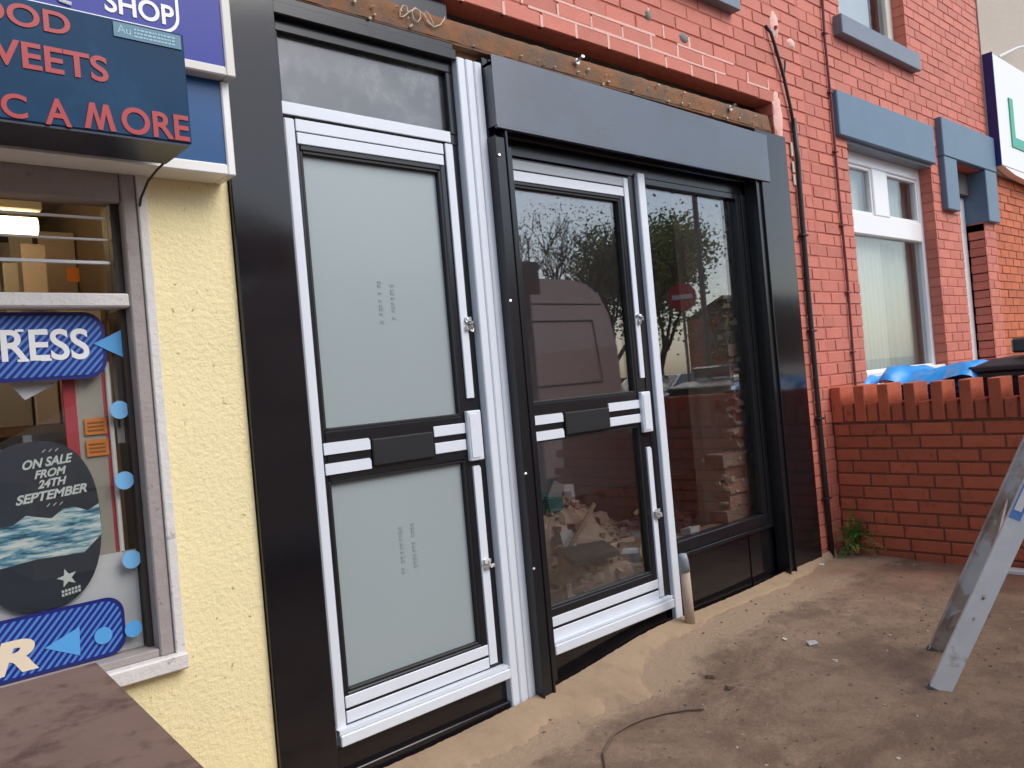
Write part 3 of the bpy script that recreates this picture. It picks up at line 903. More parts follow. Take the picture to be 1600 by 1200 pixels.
def film_strip(par, x0, x1, z0, z1, y, slant=0.0, t=.006, mt='film'):
    mb = MB()
    if slant:
        mb.prism([(x0, z0), (x1, z0), (x1, z1-slant), (x1-slant*.6, z1), (x0+slant*.3, z1), (x0, z1-slant*.4)], y-t, y)
    else:
        mb.box(x0, x1, y-t, y, z0, z1, .0018)
    return mb.build('protective_tape', mt, par)

def make_door(name, lab, X0, X1, Y, gx0, gx1, uz, lz, head_z, glass, hinge_x, head_dim=False, clear=False):
    """uz, lz: (bottom, top) of the upper and lower pane"""
    f = MB()
    f.box(X0, gx0, Y, Y+.06, .20, head_z, .004); f.box(gx1, X1, Y, Y+.06, .20, head_z, .004)
    f.box(gx0, gx1, Y, Y+.06, uz[1], head_z, .004); f.box(gx0, gx1, Y, Y+.06, .20, lz[0], .004)
    f.box(gx0, gx1, Y, Y+.06, lz[1], uz[0], .004)
    d = f.build('door', 'black_metal', house, label=lab)
    # gaskets / beading in front of the panes
    for (a, b) in (uz, lz):
        g = MB()
        e = .011
        g.box(gx0-.002, gx0+e, Y+.004, Y+.03, a, b, .003); g.box(gx1-e, gx1+.002, Y+.004, Y+.03, a, b, .003)
        g.box(gx0+e, gx1-e, Y+.004, Y+.03, b-e, b+.001, .003); g.box(gx0+e, gx1-e, Y+.004, Y+.03, a-.001, a+e, .003)
        g.build('gasket', 'black_rubber', d)
        bx('pane', glass, d, gx0+.002, gx1-.002, Y+.024, Y+.032, a+.001, b-.001)
    return d

d1 = make_door('door', 'narrow black door with two frosted glass panes and white film strips', 1.381, 2.076, .032, 1.397, 2.008, (1.222, 2.206), (.312, 1.048), 2.316, 'frosted', 2.04)
for a in ((1.384, 2.028, 2.270, 2.313), (1.386, 2.025, 2.226, 2.266), (1.384, 2.034, .262, .303), (1.384, 2.034, .211, .252)):
    film_strip(d1, a[0], a[1], a[2], a[3], .0315)
film_strip(d1, 2.036, 2.074, 1.290, 2.316, .0315, t=.009)
film_strip(d1, 2.036, 2.074, .222, 1.018, .0315, slant=.012, t=.009)
film_strip(d1, 1.385, 1.572, 1.141, 1.182, .0315, slant=.010)
film_strip(d1, 1.385, 1.570, 1.071, 1.110, .0315, slant=.010)
film_strip(d1, 1.860, 2.016, 1.153, 1.194, .0315)
film_strip(d1, 1.860, 2.014, 1.087, 1.129, .0315)
bx('midrail_plate', 'black_rubber', d1, 1.578, 1.852, .020, .0318, 1.078, 1.176, .004)
lk = MB(); lk.box(2.018, 2.088, .008, .031, 1.040, 1.240, .004); lk.box(2.024, 2.066, .004, .008, 1.052, 1.228, .0015)
lk.build('lock_cover', 'film', d1)
for zz in (1.585, .625):
    b_ = MB(); rn = random.Random(int(zz*100))
    for q in range(7): b_.chunk((2.068+rn.uniform(-.018, .016), .016, zz+rn.uniform(-.022, .022)), .013, 1, rn)
    b_.build('taped_latch', 'silver', d1)
# faint stamps in the frosted panes, running vertically
def stamps(par, xc, z0, z1, y):
    rn = random.Random(int(z0*1000))
    mb = MB()
    for col_ in (xc-.03, xc+.025):
        z = z0+rn.uniform(0, .02)
        while z < z1:
            for q in range(2):
                mb.box(col_+rn.uniform(-.011, -.002), col_+rn.uniform(.001, .010), y-.0008, y, z+q*.006, z+q*.006+.0022)
            mb.box(col_-.010, col_-.007, y-.0008, y, z, z+.009)
            z += rn.choice((.014, .014, .018, .028))
    mb.build('glass_stamp', 'stamp', par)
mat('stamp', (0.235, 0.28, 0.28), 0.5)
stamps(d1, 1.72, 1.60, 1.76, .0555)
stamps(d1, 1.72, .66, .84, .0555)

sill = MB(); sill.box(1.340, 2.117, -.004, .05, .150, .188, .003); sill.prism([(1.340, .19), (2.117, .19), (2.117, .204), (1.340, .204)], .004, .05)
sill.build('door_sill', 'film', house, label='white film covered sill under the frosted door')
tr = MB()
for k in range(3):
    x0 = 2.113+k*.0455
    tr.box(x0, x0+.040, -.004, .06, .03, 2.672, .004)
    if k < 2: tr.box(x0+.040, x0+.0455, .004, .06, .03, 2.672)
tr.build('mullion_cover', 'film', house, label='tall mullion of three white film strips between the two doors')
bp_ = MB(); bp_.box(2.2505, 2.27, .0, .07, -.02, 2.70, .002); bp_.box(2.27, 2.29, .008, .07, -.02, 2.70, .001); bp_.box(2.29, 2.38, .002, .10, -.02, 2.34, .002)
bp_.box(2.29, 2.34, .002, .07, 2.34, 2.70, .002)
bp_.build('corner_post', 'black_metal', house)
# roller shutter: guides and box
sh = thing('roller_shutter', 'black roller shutter box with two guide rails over the clear door and window', 'shutter', (3.2, -.05, 2.36))
gr = MB(); gr.box(2.238, 2.248, -.055, -.002, .01, 2.356, .002); gr.box(2.248, 2.300, -.045, -.002, .01, 2.356, .002); gr.box(2.300, 2.312, -.052, -.002, .01, 2.386, .002)
gL = gr.build('guide_rail', 'black_metal', sh)
gr = MB(); gr.box(4.245, 4.255, -.050, .03, .09, 2.386, .002); gr.box(4.255, 4.31, -.038, .03, .09, 2.386, .002); gr.box(4.31, 4.322, -.050, .03, .09, 2.386, .002)
gR = gr.build('guide_rail', 'black_metal', sh)
for zz, xx in ((2.27, 2.252), (1.67, 2.243), (.96, 2.243), (.57, 2.243)):
    MB().tube([(xx, -.05, zz), (xx-.004, -.062, zz+.004)], .005, 6).build('screw', 'silver', gL)
sb = MB()
sb.prism([(2.250, 2.399), (4.388, 2.394), (4.388, 2.664), (2.250, 2.692)], -.060, -.057)
sb.box(2.250, 4.388, -.057, .03, 2.650, 2.662); sb.box(2.250, 2.254, -.057, -.001, 2.399, 2.664); sb.box(4.384, 4.388, -.057, -.025, 2.399, 2.66)
sb.box(2.250, 4.388, -.062, -.045, 2.386, 2.400, .003)
sbo = sb.build('shutter_box', 'shutter_black', sh)
un = MB(); un.box(2.32, 4.32, -.044, -.020, 2.394, 2.400); un.box(2.32, 4.32, .018, .045, 2.390, 2.396)
un.box(2.32, 4.32, -.019, .017, 2.412, 2.425)
un.box(2.34, 4.22, -.012, .008, 2.374, 2.412, .003)
un.build('bottom_slat', 'black_metal', sbo)

# ---- door 2
hd = MB(); hd.box(2.38, 4.245, .04, .11, 2.318, 2.42, .003); hd.box(3.20, 3.25, .045, .11, .10, 2.318, .002); hd.box(2.38, 2.385, .04, .10, .1, 2.32)
hd.build('door_frame', 'black_metal', house)
d2 = make_door('door', 'black door with clear glass panes between the white mullion and the shop window', 2.385, 3.205, .05, 2.400, 3.130, (1.238, 2.196), (.345, 1.078), 2.316, 'glass', 3.17)
film_strip(d2, 2.403, 3.158, 2.262, 2.304, .0495, mt='film_shaded')
film_strip(d2, 2.403, 3.156, 2.212, 2.256, .0495)
film_strip(d2, 3.158, 3.192, 1.308, 2.304, .0495, t=.009)
film_strip(d2, 3.158, 3.192, .222, .965, .0495, slant=.012, t=.009)
film_strip(d2, 2.403, 3.158, .268, .310, .0495)
film_strip(d2, 2.403, 3.158, .216, .256, .0495)
film_strip(d2, 2.395, 2.592, 1.146, 1.186, .0495, slant=.010)
film_strip(d2, 2.395, 2.590, 1.076, 1.116, .0495, slant=.010)
film_strip(d2, 2.905, 3.160, 1.163, 1.203, .0495, slant=.010)
film_strip(d2, 2.905, 3.160, 1.092, 1.134, .0495)
bx('midrail_plate', 'black_rubber', d2, 2.60, 2.90, .036, .0493, 1.085, 1.185, .004)
lk = MB(); lk.box(3.135, 3.205, .026, .049, 1.040, 1.240, .004); lk.box(3.142, 3.182, .022, .026, 1.052, 1.228, .0015)
lk.build('lock_cover', 'film', d2)
for zz in (1.60, .63):
    b_ = MB(); rn = random.Random(int(zz*100)+3)
    for q in range(7): b_.chunk((3.19+rn.uniform(-.018, .016), .034, zz+rn.uniform(-.022, .022)), .012, 1, rn)
    b_.build('taped_latch', 'silver', d2)
sill = MB(); sill.box(2.392, 3.232, .012, .06, .158, .200, .003); sill.box(2.392, 3.232, .020, .06, .202, .216, .002)
sill.build('door_sill', 'film', house, label='white film covered sill under the clear glass door')
th = MB(); th.box(2.38, 3.25, .045, .12, -.1, .158, .002)
th.build('threshold_panel', 'black_laminate', house)
bx('protective_tape', 'film', house, 3.250, 3.306, .022, .06, .085, 2.336, .004, label='tall white film strip between the clear door and the big window')

# ---- window
wf = MB()
wf.box(3.308, 3.322, .04, .10, .09, 2.318, .002)
wf.box(3.322, 4.245, .036, .10, .398, .462, .004)
wf.box(3.322, 4.245, .028, .10, .376, .398, .003)
wf.box(4.155, 4.20, .036, .10, .462, 2.318, .003); wf.box(4.20, 4.245, .028, .10, .398, 2.318, .003)
wf.box(3.322, 4.155, .036, .10, 2.285, 2.318, .003)
win = wf.build('window', 'black_metal', house, label='wide clear shop window with brick pier behind its right side')
bx('pane', 'glass', win, 3.322, 4.155, .064, .074, .462, 2.285)
pn = MB(); pn.box(3.322, 4.245, .046, .10, -.1, .376, .002); pn.box(3.99, 4.19, .040, .046, .08, .376, .001)
pn.build('stall_riser', 'black_laminate', house)

# cut pipe stub
pp = thing('pipe_stub', 'short grey capped clay pipe standing in the sand by the white mullion', 'pipe', (3.215, -.08, .085))
MB().tube([(3.222, -.08, .06), (3.214, -.08, .352)], .024, 12).build('pipe', 'clay_pipe', pp, smooth=True)
MB().tube([(3.214, -.08, .352), (3.210, -.08, .41), (3.206, -.08, .435)], .027, 12, .021).build('cap', 'pipe_grey', pp, smooth=True)

# ================================================================== NEXT HOUSE
h2 = thing('terraced_house', 'red painted brick terraced house with blue grey stone lintels and white windows', 'building', (6.8, 0, 0))
W = (5.565, 7.045, 1.10, 2.84)
UW = (5.63, 6.78, 3.675, 5.1)
DR = (7.62, 8.20, -1, 2.90)
LT = (5.395, 7.065, 2.822, 3.13)
holes_b = [W, UW, DR, (5.46, 6.95, 2.60, 2.60)]
mb = MB()
backing(mb, HX1+.002, HX2, -.3, 5.9, holes_b, y1=.16)
wall_b = mb.build('brick_wall', 'red_joint', h2)
skip = [W, UW, DR, (7.22, 7.51, 2.47, 2.92), (8.2, 8.50, 2.44, 2.92), (LT[0], LT[1], LT[2], LT[3]), (7.22, 8.50, 2.90, 3.22)]
lay(wall_b, 'red_brick', courses(HX1, HX2, 0.0, 5.9, skip, phase=3.086), D=.14)
# window reveals (brick ends already give the returns); stone lintels, sills
bx('lintel', 'blue_paint', h2, LT[0], LT[1], -.04, .12, LT[2], LT[3], .006)
MB().box(LT[0]+.17, LT[1]-.02, -.002, .12, 2.80, 2.8215).build('soffit', 'grey_paint', h2)
sl2 = bx('window_sill', 'grey_paint', h2, 5.52, 6.86, -.062, .10, 3.532, 3.668, .005)
# upper window
def upvc_window(parent, lab, x0, x1, z0, z1, y, mt, transom=None, mull=None, fw=.07, glass='glass_house'):
    f = MB()
    f.box(x0, x0+fw, y, y+.07, z0, z1, .008); f.box(x1-fw, x1, y, y+.07, z0, z1, .008)
    f.box(x0+fw, x1-fw, y, y+.07, z0, z0+fw, .008); f.box(x0+fw, x1-fw, y, y+.07, z1-fw, z1, .008)
    if transom:
        f.box(x0+fw, x1-fw, y-.002, y+.068, transom[0], transom[1], .008)
        f.box(mull[0], mull[1], y-.001, y+.069, transom[1], z1-fw, .008)
    o = f.build('window', mt, parent, label=lab)
    if transom:
        for a, b in ((x0+fw, mull[0]), (mull[1], x1-fw)):
            s_ = MB()
            for (p, q, r_, t_) in ((a, a+.022, transom[1], z1-fw), (b-.022, b, transom[1], z1-fw), (a+.022, b-.022, transom[1], transom[1]+.022), (a+.022, b-.022, z1-fw-.022, z1-fw)):
                s_.box(p, q, y+.012, y+.05, r_, t_, .004)
            s_.build('sash', mt, o)
        for a, b in ((x0+fw, mull[0]), (mull[1], x1-fw)):
            bx('pane', glass, o, a, b, y+.034, y+.044, transom[1], z1-fw)
        bx('pane', glass, o, x0+fw, x1-fw, y+.034, y+.044, z0+fw, transom[0])
    else:
        bx('pane', glass, o, x0+fw, x1-fw, y+.034, y+.044, z0+fw, z1-fw)
    return o
w2 = upvc_window(h2, 'large white window with two small lights above one big pane', 5.62, 7.10, 1.115, 2.815, .095, 'upvc', (2.205, 2.360), (6.15, 6.41), .10)
bx('inner_sill', 'upvc', w2, 5.565, 7.10, .02, .094, 1.105, 1.20, .006)
for (a, b, z0_, z1_, mt) in ((5.62, 6.42, 1.15, 2.80, 'curtain'), (6.42, 7.42, 1.15, 2.80, 'net_curtain')):
    c = MB(); n = 60
    vs = []
    for i in range(n+1):
        x = a+(b-a)*i/n
        y = .20+.005*math.sin(i*(1.15 if mt == 'curtain' else .8))+(.03 if mt == 'net_curtain' else 0)
        vs += [(x, y, z0_), (x, y, z1_)]
    c.add(vs, [(2*i, 2*i+2, 2*i+3, 2*i+1) for i in range(n)])
    c.build('curtain', mt, w2, smooth=True)
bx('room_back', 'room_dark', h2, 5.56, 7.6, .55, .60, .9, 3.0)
w3 = upvc_window(h2, 'upper white window above the grey sill', 5.70, 6.80, 3.675, 5.1, .095, 'cream_upvc', None, None, .11)
bx('curtain', 'sign_white', w3, 5.70, 6.55, .18, .19, 3.7, 5.1)
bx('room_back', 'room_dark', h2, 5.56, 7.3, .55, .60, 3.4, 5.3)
# doorway: blue painted stone surround and recessed white framed door
ds = MB()
ds.box(7.22, 8.50, -.052, .12, 2.912, 3.235, .006)
ds.box(7.225, 7.50, -.048, .10, 2.47, 2.910, .006)
ds.box(8.20, 8.497, -.048, .22, 2.44, 2.910, .006)
ds.build('door_surround', 'blue_paint', h2)
dk = MB(); dk.box(7.5, 8.2, .10, .16, 2.70, 2.90); dk.box(7.5, 7.56, .001, .16, 2.42, 2.46)
dk.build('door_head', 'room_dark', h2)
db = MB(); db.box(7.62, 8.2, .24, .28, 0, 2.90)
hd = db.build('door', 'navy', h2, label='recessed dark blue front door with white frame')
MB().box(8.02, 8.20, .15, .235, .05, 2.70, .01).build('frame', 'upvc', hd)
MB().box(7.56, 7.68, .15, .235, .05, 2.70, .01).build('frame', 'upvc', hd)
mb = MB(); mb.box(8.204, 8.30, .005, .25, -.1, 2.43)
mb.build('door_reveal', 'red_joint', h2)
spr = [(8.2, .135, 0.06+k*.077, .115, 'y') for k in range(31)]
mb = MB()
for k in range(30):
    mb.box(8.197, 8.25, .012, .135, .06+k*.077, .06+k*.077+.067, .003)
mb.build('reveal_bricks', 'red_brick', h2, kind='stuff')
rf = MB()
rf.add([(5.0, -.2, 5.85), (8.6, -.2, 5.85), (8.6, 3.0, 7.7), (5.0, 3.0, 7.7), (5.0, 6.2, 5.85), (8.6, 6.2, 5.85)], [(0, 1, 2, 3), (3, 2, 5, 4)])
rf.build('roof', 'roof_slate', h2)
MB().box(5.0, 5.05, .35, 6.0, 2.75, 5.9).box(5.50, 8.5, .62, .70, -.3, 5.9).box(5.50, 5.55, .17, .62, -.3, 5.9).build('inner_wall', 'room_dark', h2)

# ================================================================== RENDERED SHOP BEYOND
h3 = thing('rendered_shop', 'pebble rendered building with orange brick ground floor at the far right', 'building', (10.5, 0, 0))
mb = MB(); mb.box(8.503, 16, .026, .20, -.3, 2.93); wall_c = mb.build('brick_wall', 'orange_joint', h3)
lay(wall_c, 'orange_brick', courses(8.504, 11.0, 0, 2.93, [], y=.02))
bx('render_coat', 'pebble_render', h3, 8.503, 16, -.012, .20, 2.935, 6.2)
MB().box(8.6, 16, .25, 6.0, -.3, 6.1).build('inner_wall', 'room_dark', h3)
fs_ = thing('shop_sign', 'white fascia sign with blue end and green letter on the rendered shop', 'sign', (9.5, -.1, 2.95))
sg = MB(); sg.box(8.52, 13.0, -.095, -.014, 2.975, 4.02, .004); sg.build('panel', 'sign_white', fs_)
MB().box(8.508, 8.5195, -.097, -.013, 2.972, 4.03, .002).build('end_panel', 'navy', fs_)
sh_ = MB(); n = 14
poly = [(8.60+4.3*i/n, 2.973-.10*math.sin(math.pi*i/n)**.5) for i in range(n+1)]
sh_.prism([(8.55, 2.974), (12.95, 2.974)]+poly[::-1], -.09, -.02)
sh_.build('lower_panel', 'sign_white', fs_)
L = MB(); L.prism([(8.86, 3.66), (8.97, 3.66), (8.97, 3.29), (9.30, 3.29), (9.30, 3.19), (8.86, 3.19)], -.105, -.0955)
L.build('lettering', 'green_letter', fs_, label='green letter L')
# thin white bracket stay above the sign
MB().tube([(8.95, -.03, 4.10), (9.25, -.12, 4.22), (9.6, -.2, 4.30)], .012, 6).build('sign_bracket', 'upvc', fs_)

# ================================================================== GARDEN WALL
gw = thing('garden_wall', 'low red brick garden wall with alternating tall and short coping bricks', 'wall', (5.0, -.8, .06))
mb = MB(); mb.box(5.008, 5.21, -2.3, -.003, -.1, .902)
core = mb.build('mortar_core', 'wall_joint', gw)
rn = random.Random(17)
gm = [brick_data(0.215, .066, .095, k+50, 'wall_brick', .004) for k in range(6)]
GWC = [.9-.0783*(k+1) for k in range(11)]
joints = {0: [-.22, -.449, -.687, -.847, -1.085], 1: [-.11, -.30, -.545, -.775, -.92]}
def gbrick(y0, L, z, H=None):
    o = bpy.data.objects.new('brick', gm[rn.randrange(6)])
    COL.objects.link(o); o.parent = gw
    o.location = Vector((5.0+rn.uniform(-.002, .002), y0, z))-ORG[gw.name]
    o.rotation_euler = (0, 0, -math.pi/2)
    o.scale = (L/.215, 1, 1)
for k, z in enumerate(GWC):
    y = -.004-(0 if k % 2 == 0 else .0)
    first = (.105, .21, .16)[k % 3]
    L_ = first
    i = 0
    while y > -2.25:
        gbrick(y-.006, L_-.012, z+.006)
        y -= L_
        i += 1
        L_ = rn.choice((.228, .228, .228, .165, .15))
# coping: bricks on edge, alternately full height and low
ys = [-.028, -.061, -.132, -.206, -.281, -.359, -.439, -.529, -.601, -.682, -.762, -.839, -.931, -.997]
tall_m = [brick_data(.066, .226, .20, 80+k, 'wall_brick', .004) for k in range(3)]
low_m = [brick_data(.060, .112, .20, 90+k, 'wall_brick', .004) for k in range(3)]
y = -.004; k = 0
while y > -2.25:
    o = bpy.data.objects.new('coping_brick', (tall_m if k % 2 == 0 else low_m)[rn.randrange(3)])
    COL.objects.link(o); o.parent = gw
    wd = (.062, .060)[k % 2] if k else .056
    o.location = Vector((5.0+rn.uniform(-.003, .003)+(0 if k % 2 == 0 else .004), y, .912+rn.uniform(-.002, .002)))-ORG[gw.name]
    o.rotation_euler = (rn.uniform(-.01, .01), 0, -math.pi/2)
    y -= .0765+rn.uniform(-.003, .003); k += 1
MB().box(5.014, 5.19, -2.28, -.004, .902, 1.0).build('coping_mortar', 'wall_joint', gw)

# plant at the corner
pl_ = thing('fern', 'small green fern growing in the corner of brick wall and house', 'plant', (4.93, -.09, .09))
rn = random.Random(23)
lf = MB(); lf2 = MB()
def frond(mb, base, az, el, ln, wid_):
    p = Vector(base); d = Vector((math.cos(az)*math.cos(el), math.sin(az)*math.cos(el), math.sin(el)))
    n = 11
    for i in range(n):
        t = i/n
        d = (d+Vector((0, 0, -.10))).normalized()
        q = p+d*ln/n
        side = d.cross(Vector((0, 0, 1))).normalized()
        upv = side.cross(d)
        wl = wid_*(1-t*.75)*(0.5+min(1, t*4)*.5)
        for sgn in (-1, 1):
            s_ = side*sgn
            tip = p+s_*wl+d*wl*.35+upv*rn.uniform(-.2, .2)*wl
            mb.add([p, p+s_*wl*.45+d*wl*.32, tip, p+s_*wl*.55-d*wl*.14], [(0, 1, 2, 3)])
        p = q
for i in range(34):
    az = rn.uniform(math.pi*.85, math.pi*1.9); el = rn.uniform(.2, 1.4)
    frond(lf if i % 4 else lf2, (4.95+rn.uniform(-.02, .02), -.08+rn.uniform(-.035, .03), .12+rn.uniform(0, .10)), az, el, rn.uniform(.15, .26), .042)
frond(lf2, (4.93, -.12, .22), math.pi*1.5, .1, .17, .03)
frond(lf2, (4.93, -.06, .16), math.pi*1.3, -.5, .12, .03)
lf.build('leaves', 'leaf_green', pl_); lf2.build('leaves', 'leaf_yellow', pl_, label='yellowing fronds hanging to the right')

# cables on the wall
cb = MB()
cb.tube([(4.60, .0, 3.385), (4.622, -.02, 3.34), (4.652, -.022, 3.27), (4.70, -.02, 3.17), (4.735, -.02, 3.08), (4.762, -.02, 2.98), (4.785, -.02, 2.90), (4.80, -.02, 2.80)], .0105, 8)
cable = thing('wall_cable', 'thick black cable and trunking running down the brick wall beside the black pilaster', 'cable', (4.8, 0, 1.5))
cb.build('cable', 'cable_black', cable, smooth=True)
MB().tube([(4.735, -.02, 3.10), (4.76, -.02, 3.16), (4.775, -.015, 3.20)], .006, 6).build('cable', 'cable_black', cable)
tk = MB(); tk.tube([(4.808, -.02, 2.84), (4.812, -.022, 2.58), (4.808, -.02, 2.38), (4.798, -.02, 1.78), (4.793, -.022, 1.17), (4.798, -.02, .6), (4.806, -.02, .06)], .0165, 8)
tk.build('trunking', 'cable_black', cable, smooth=True)
bits = MB(); rn = random.Random(5)
for z0_, z1_ in ((2.60, 2.69), (2.50, 2.57), (2.42, 2.49)):
    bits.box(4.762, 4.786, -.012, -.003, z0_, z1_, .003)
bits.build('old_paint_patch', 'tape_cream', cable)
for zz in (.45, .95, 1.5, 2.1):
    MB().box(4.765, 4.83, -.041, -.003, zz, zz+.012, .002).build('cable_clip', 'cable_black', cable)
c2 = MB(); c2.tube([(5.366, -.014, 4.9), (5.36, -.014, 3.73), (5.344, -.014, 3.46), (5.354, -.014, 3.03), (5.349, -.014, 2.43), (5.360, -.014, 1.87), (5.342, -.014, 1.14), (5.34, -.014, .1)], .0085, 6)
cable2 = thing('wall_cable', 'thin red painted cable running down the bricks left of the white window', 'cable', (5.35, 0, 2.5))
c2.build('cable', 'cable_painted', cable2)
for zz in (1.35, 1.75, 2.2, 2.7, 3.1, 3.5):
    MB().box(5.33, 5.375, -.026, -.003, zz, zz+.012, .002).build('cable_clip', 'cable_painted', cable2)

# ================================================================== BINS, SHEET, LADDER
def wheelie(name, x0, x1, y0, y1, z1, mt, lab, group=None):
    t = thing(name, lab, 'bin', ((x0+x1)/2, (y0+y1)/2, .02), group=group)
    b_ = MB()
    i_ = .05
    b_.add([(x0+i_, y0+i_, .06), (x1-i_, y0+i_, .06), (x1-i_, y1-i_, .06), (x0+i_, y1-i_, .06), (x0, y0, z1-.09), (x1, y0, z1-.09), (x1, y1, z1-.09), (x0, y1, z1-.09)],
           [(0, 3, 2, 1), (4, 5, 6, 7), (0, 1, 5, 4), (1, 2, 6, 5), (2, 3, 7, 6), (3, 0, 4, 7)])
    b_.box(x0-.015, x1+.015, y0-.015, y1+.015, z1-.11, z1-.075, .006)
    b_.build('body', mt, t)
    l_ = MB()
    l_.box(x0-.025, x1+.03, y0-.03, y1+.03, z1-.074, z1-.035, .01)
    l_.add([(x0, y0, z1-.035), (x1, y0, z1-.035), (x1, y1, z1-.035), (x0, y1, z1-.035), (x0+.08, y0+.08, z1), (x1-.08, y0+.08, z1+.01), (x1-.08, y1-.08, z1+.01), (x0+.08, y1-.08, z1)],
           [(4, 5, 6, 7), (0, 1, 5, 4), (1, 2, 6, 5), (2, 3, 7, 6), (3, 0, 4, 7)])
    l_.build('lid', mt, t)
    MB().tube([(x1+.05, y0+.05, z1-.06), (x1+.05, y1-.05, z1-.06)], .018, 8).build('handle', mt, t)
    for yy in (y0+.06, y1-.06):
        MB().tube([(x1-.02, yy-.025, .11), (x1-.02, yy+.025, .11)], .1, 16).build('wheel', 'tyre', t)
    return t
wheelie('wheelie_bin', 5.30, 5.88, -1.34, -.76, 1.235, 'bin_black', 'black wheelie bin behind the garden wall right of the blue sheet')
wheelie('wheelie_bin', 5.30, 5.85, -.70, -.16, 1.150, 'bin_blue', 'blue bin behind the garden wall under the blue plastic sheet')
MB().box(5.42, 5.72, -1.20, -.93, 1.262, 1.348, .012).build('black_box', 'car_dark', loc=(5.55, -1.05, 1.262), label='small dark box standing on the lid of the black wheelie bin', cat='box')
def sheet():
    rn = random.Random(6)
    nx, ny = 26, 40
    prof = [(-.10, 1.135), (-.16, 1.175), (-.23, 1.245), (-.30, 1.235), (-.38, 1.20), (-.50, 1.205), (-.60, 1.225), (-.70, 1.245), (-.76, 1.235), (-.80, 1.19)]
    def pz(y):
        for (a, p), (b, q) in zip(prof, prof[1:]):
            if b <= y <= a: return p+(q-p)*(a-y)/(a-b)
        return prof[-1][1]
    vs = []
    for i in range(nx+1):
        for j_ in range(ny+1):
            y = -.09-.70*j_/ny; t = i/nx
            x = 5.24+.55*t+.02*math.sin(j_*.5)
            top = pz(y)
            z = top-.09*max(0, (0.28-t)/.28)**1.5-.02*t + .018*__import__('mathutils').noise.fractal((x*7, y*9, 2.0), 1.0, 2.0, 5)
            vs.append((x, y, max(z, 1.10+.02*t)))
    MB().add(vs, [(i*(ny+1)+j_, (i+1)*(ny+1)+j_, (i+1)*(ny+1)+j_+1, i*(ny+1)+j_+1) for i in range(nx) for j_ in range(ny)]).build(
        'plastic_sheet', 'blue_sheet', smooth=True, loc=(5.5, -.45, 1.15), label='crumpled bright blue plastic sheet lying behind the top of the garden wall', cat='plastic sheet')
sheet()

lad = thing('step_ladder', 'dusty aluminium step ladder standing on the dirt at the right edge', 'ladder', (3.32, -1.3, .04))
lean = Vector((.37, -.93, 0))*.47
across = Vector((.43, .17, 0)).normalized()
def rail(foot, hgt, ln, mt, name='rail', wv=.036, th=.014, sgn=1):
    f0 = Vector(foot); f1 = f0+Vector((ln.x*hgt, ln.y*hgt, hgt))
    ax = (f1-f0).normalized()
    wd = ax.cross(across).normalized()      # width lies across the line of sight
    mb = MB()
    for (a0, a1, b0, b1) in ((-th/2, th/2, -wv, wv), (th/2, th/2+.022, -wv, -wv+.004), (th/2, th/2+.022, wv-.004, wv)):
        vs = []
        for p in (f0, f1):
            for a, b in ((a0, b0), (a1, b0), (a1, b1), (a0, b1)):
                vs.append(p+across*a*sgn+wd*b)
        mb.add(vs, [(0, 1, 2, 3), (7, 6, 5, 4), (0, 4, 5, 1), (1, 5, 6, 2), (2, 6, 7, 3), (3, 7, 4, 0)])
    o = mb.build(name, mt, lad)
    ft = MB(); vs = []
    for p in (f0-ax*.022, f0+ax*.006):
        for a, b in ((-th/2-.004, -wv-.003), (th/2+.014, -wv-.003), (th/2+.014, wv+.003), (-th/2-.004, wv+.003)):
            vs.append(p+across*a*sgn+wd*b)
    ft.add(vs, [(0, 1, 2, 3), (7, 6, 5, 4), (0, 4, 5, 1), (1, 5, 6, 2), (2, 6, 7, 3), (3, 7, 4, 0)])
    ft.build('rubber_foot', 'foot_grey', o)
    return f0, f1, o
zf = .055
A0, A1, ra = rail((3.118, -1.262, zf), 1.55, lean, 'aluminium')
B0, B1, rb = rail((3.545, -1.098, zf), 1.55, lean, 'aluminium_worn', sgn=-1)
def strip(p, q, mt, name, w_=.022, t_=.004):
    d = (q-p).normalized(); nrm = Vector((-.93, .37, 0)).cross(d).normalized(); nrm = d.cross(across).normalized()
    mb = MB(); vs = []
    for e in (p, q):
        for a, b in ((-w_, -t_), (w_, -t_), (w_, t_), (-w_, t_)):
            vs.append(e+nrm*b+d.cross(nrm)*a)
    mb.add(vs, [(0, 1, 2, 3), (7, 6, 5, 4), (0, 4, 5, 1), (1, 5, 6, 2), (2, 6, 7, 3), (3, 7, 4, 0)])
    mb.build(name, mt, lad)
def at_h(f0, h): return Vector((f0.x+lean.x*h, f0.y+lean.y*h, f0.z+h))
strip(at_h(A0, .30), at_h(B0, .12), 'aluminium_dusty', 'brace', .03)
strip(at_h(A0, .34), at_h(B0, .62), 'aluminium_dusty', 'brace', .03)
strip(at_h(A0, .98), at_h(B0, .98), 'aluminium', 'brace', .03)
apex = 1.55
lean2 = -lean*1.0
topc = at_h(A0, apex)
C0 = Vector((topc.x+lean.x*1.3, topc.y+lean.y*1.3, zf)); D0 = C0+(B0-A0)
rail(tuple(C0), 1.55, -lean*.84, 'aluminium'); rail(tuple(D0), 1.55, -lean*.84, 'aluminium', sgn=-1)
for h in (.28, .56, .84, 1.12, 1.40):
    p = C0+Vector((-lean.x*.84*h, -lean.y*.84*h, h)); q = p+(D0-C0)
    mb = MB(); dpt = Vector((.37, -.93, 0))*.045
    vs = [p-dpt, q-dpt, q+dpt, p+dpt]; vs = vs+[v+Vector((0, 0, .022)) for v in vs]
    mb.add(vs, [(3, 2, 1, 0), (4, 5, 6, 7), (0, 1, 5, 4), (1, 2, 6, 5), (2, 3, 7, 6), (3, 0, 4, 7)]).build('step', 'aluminium', lad)
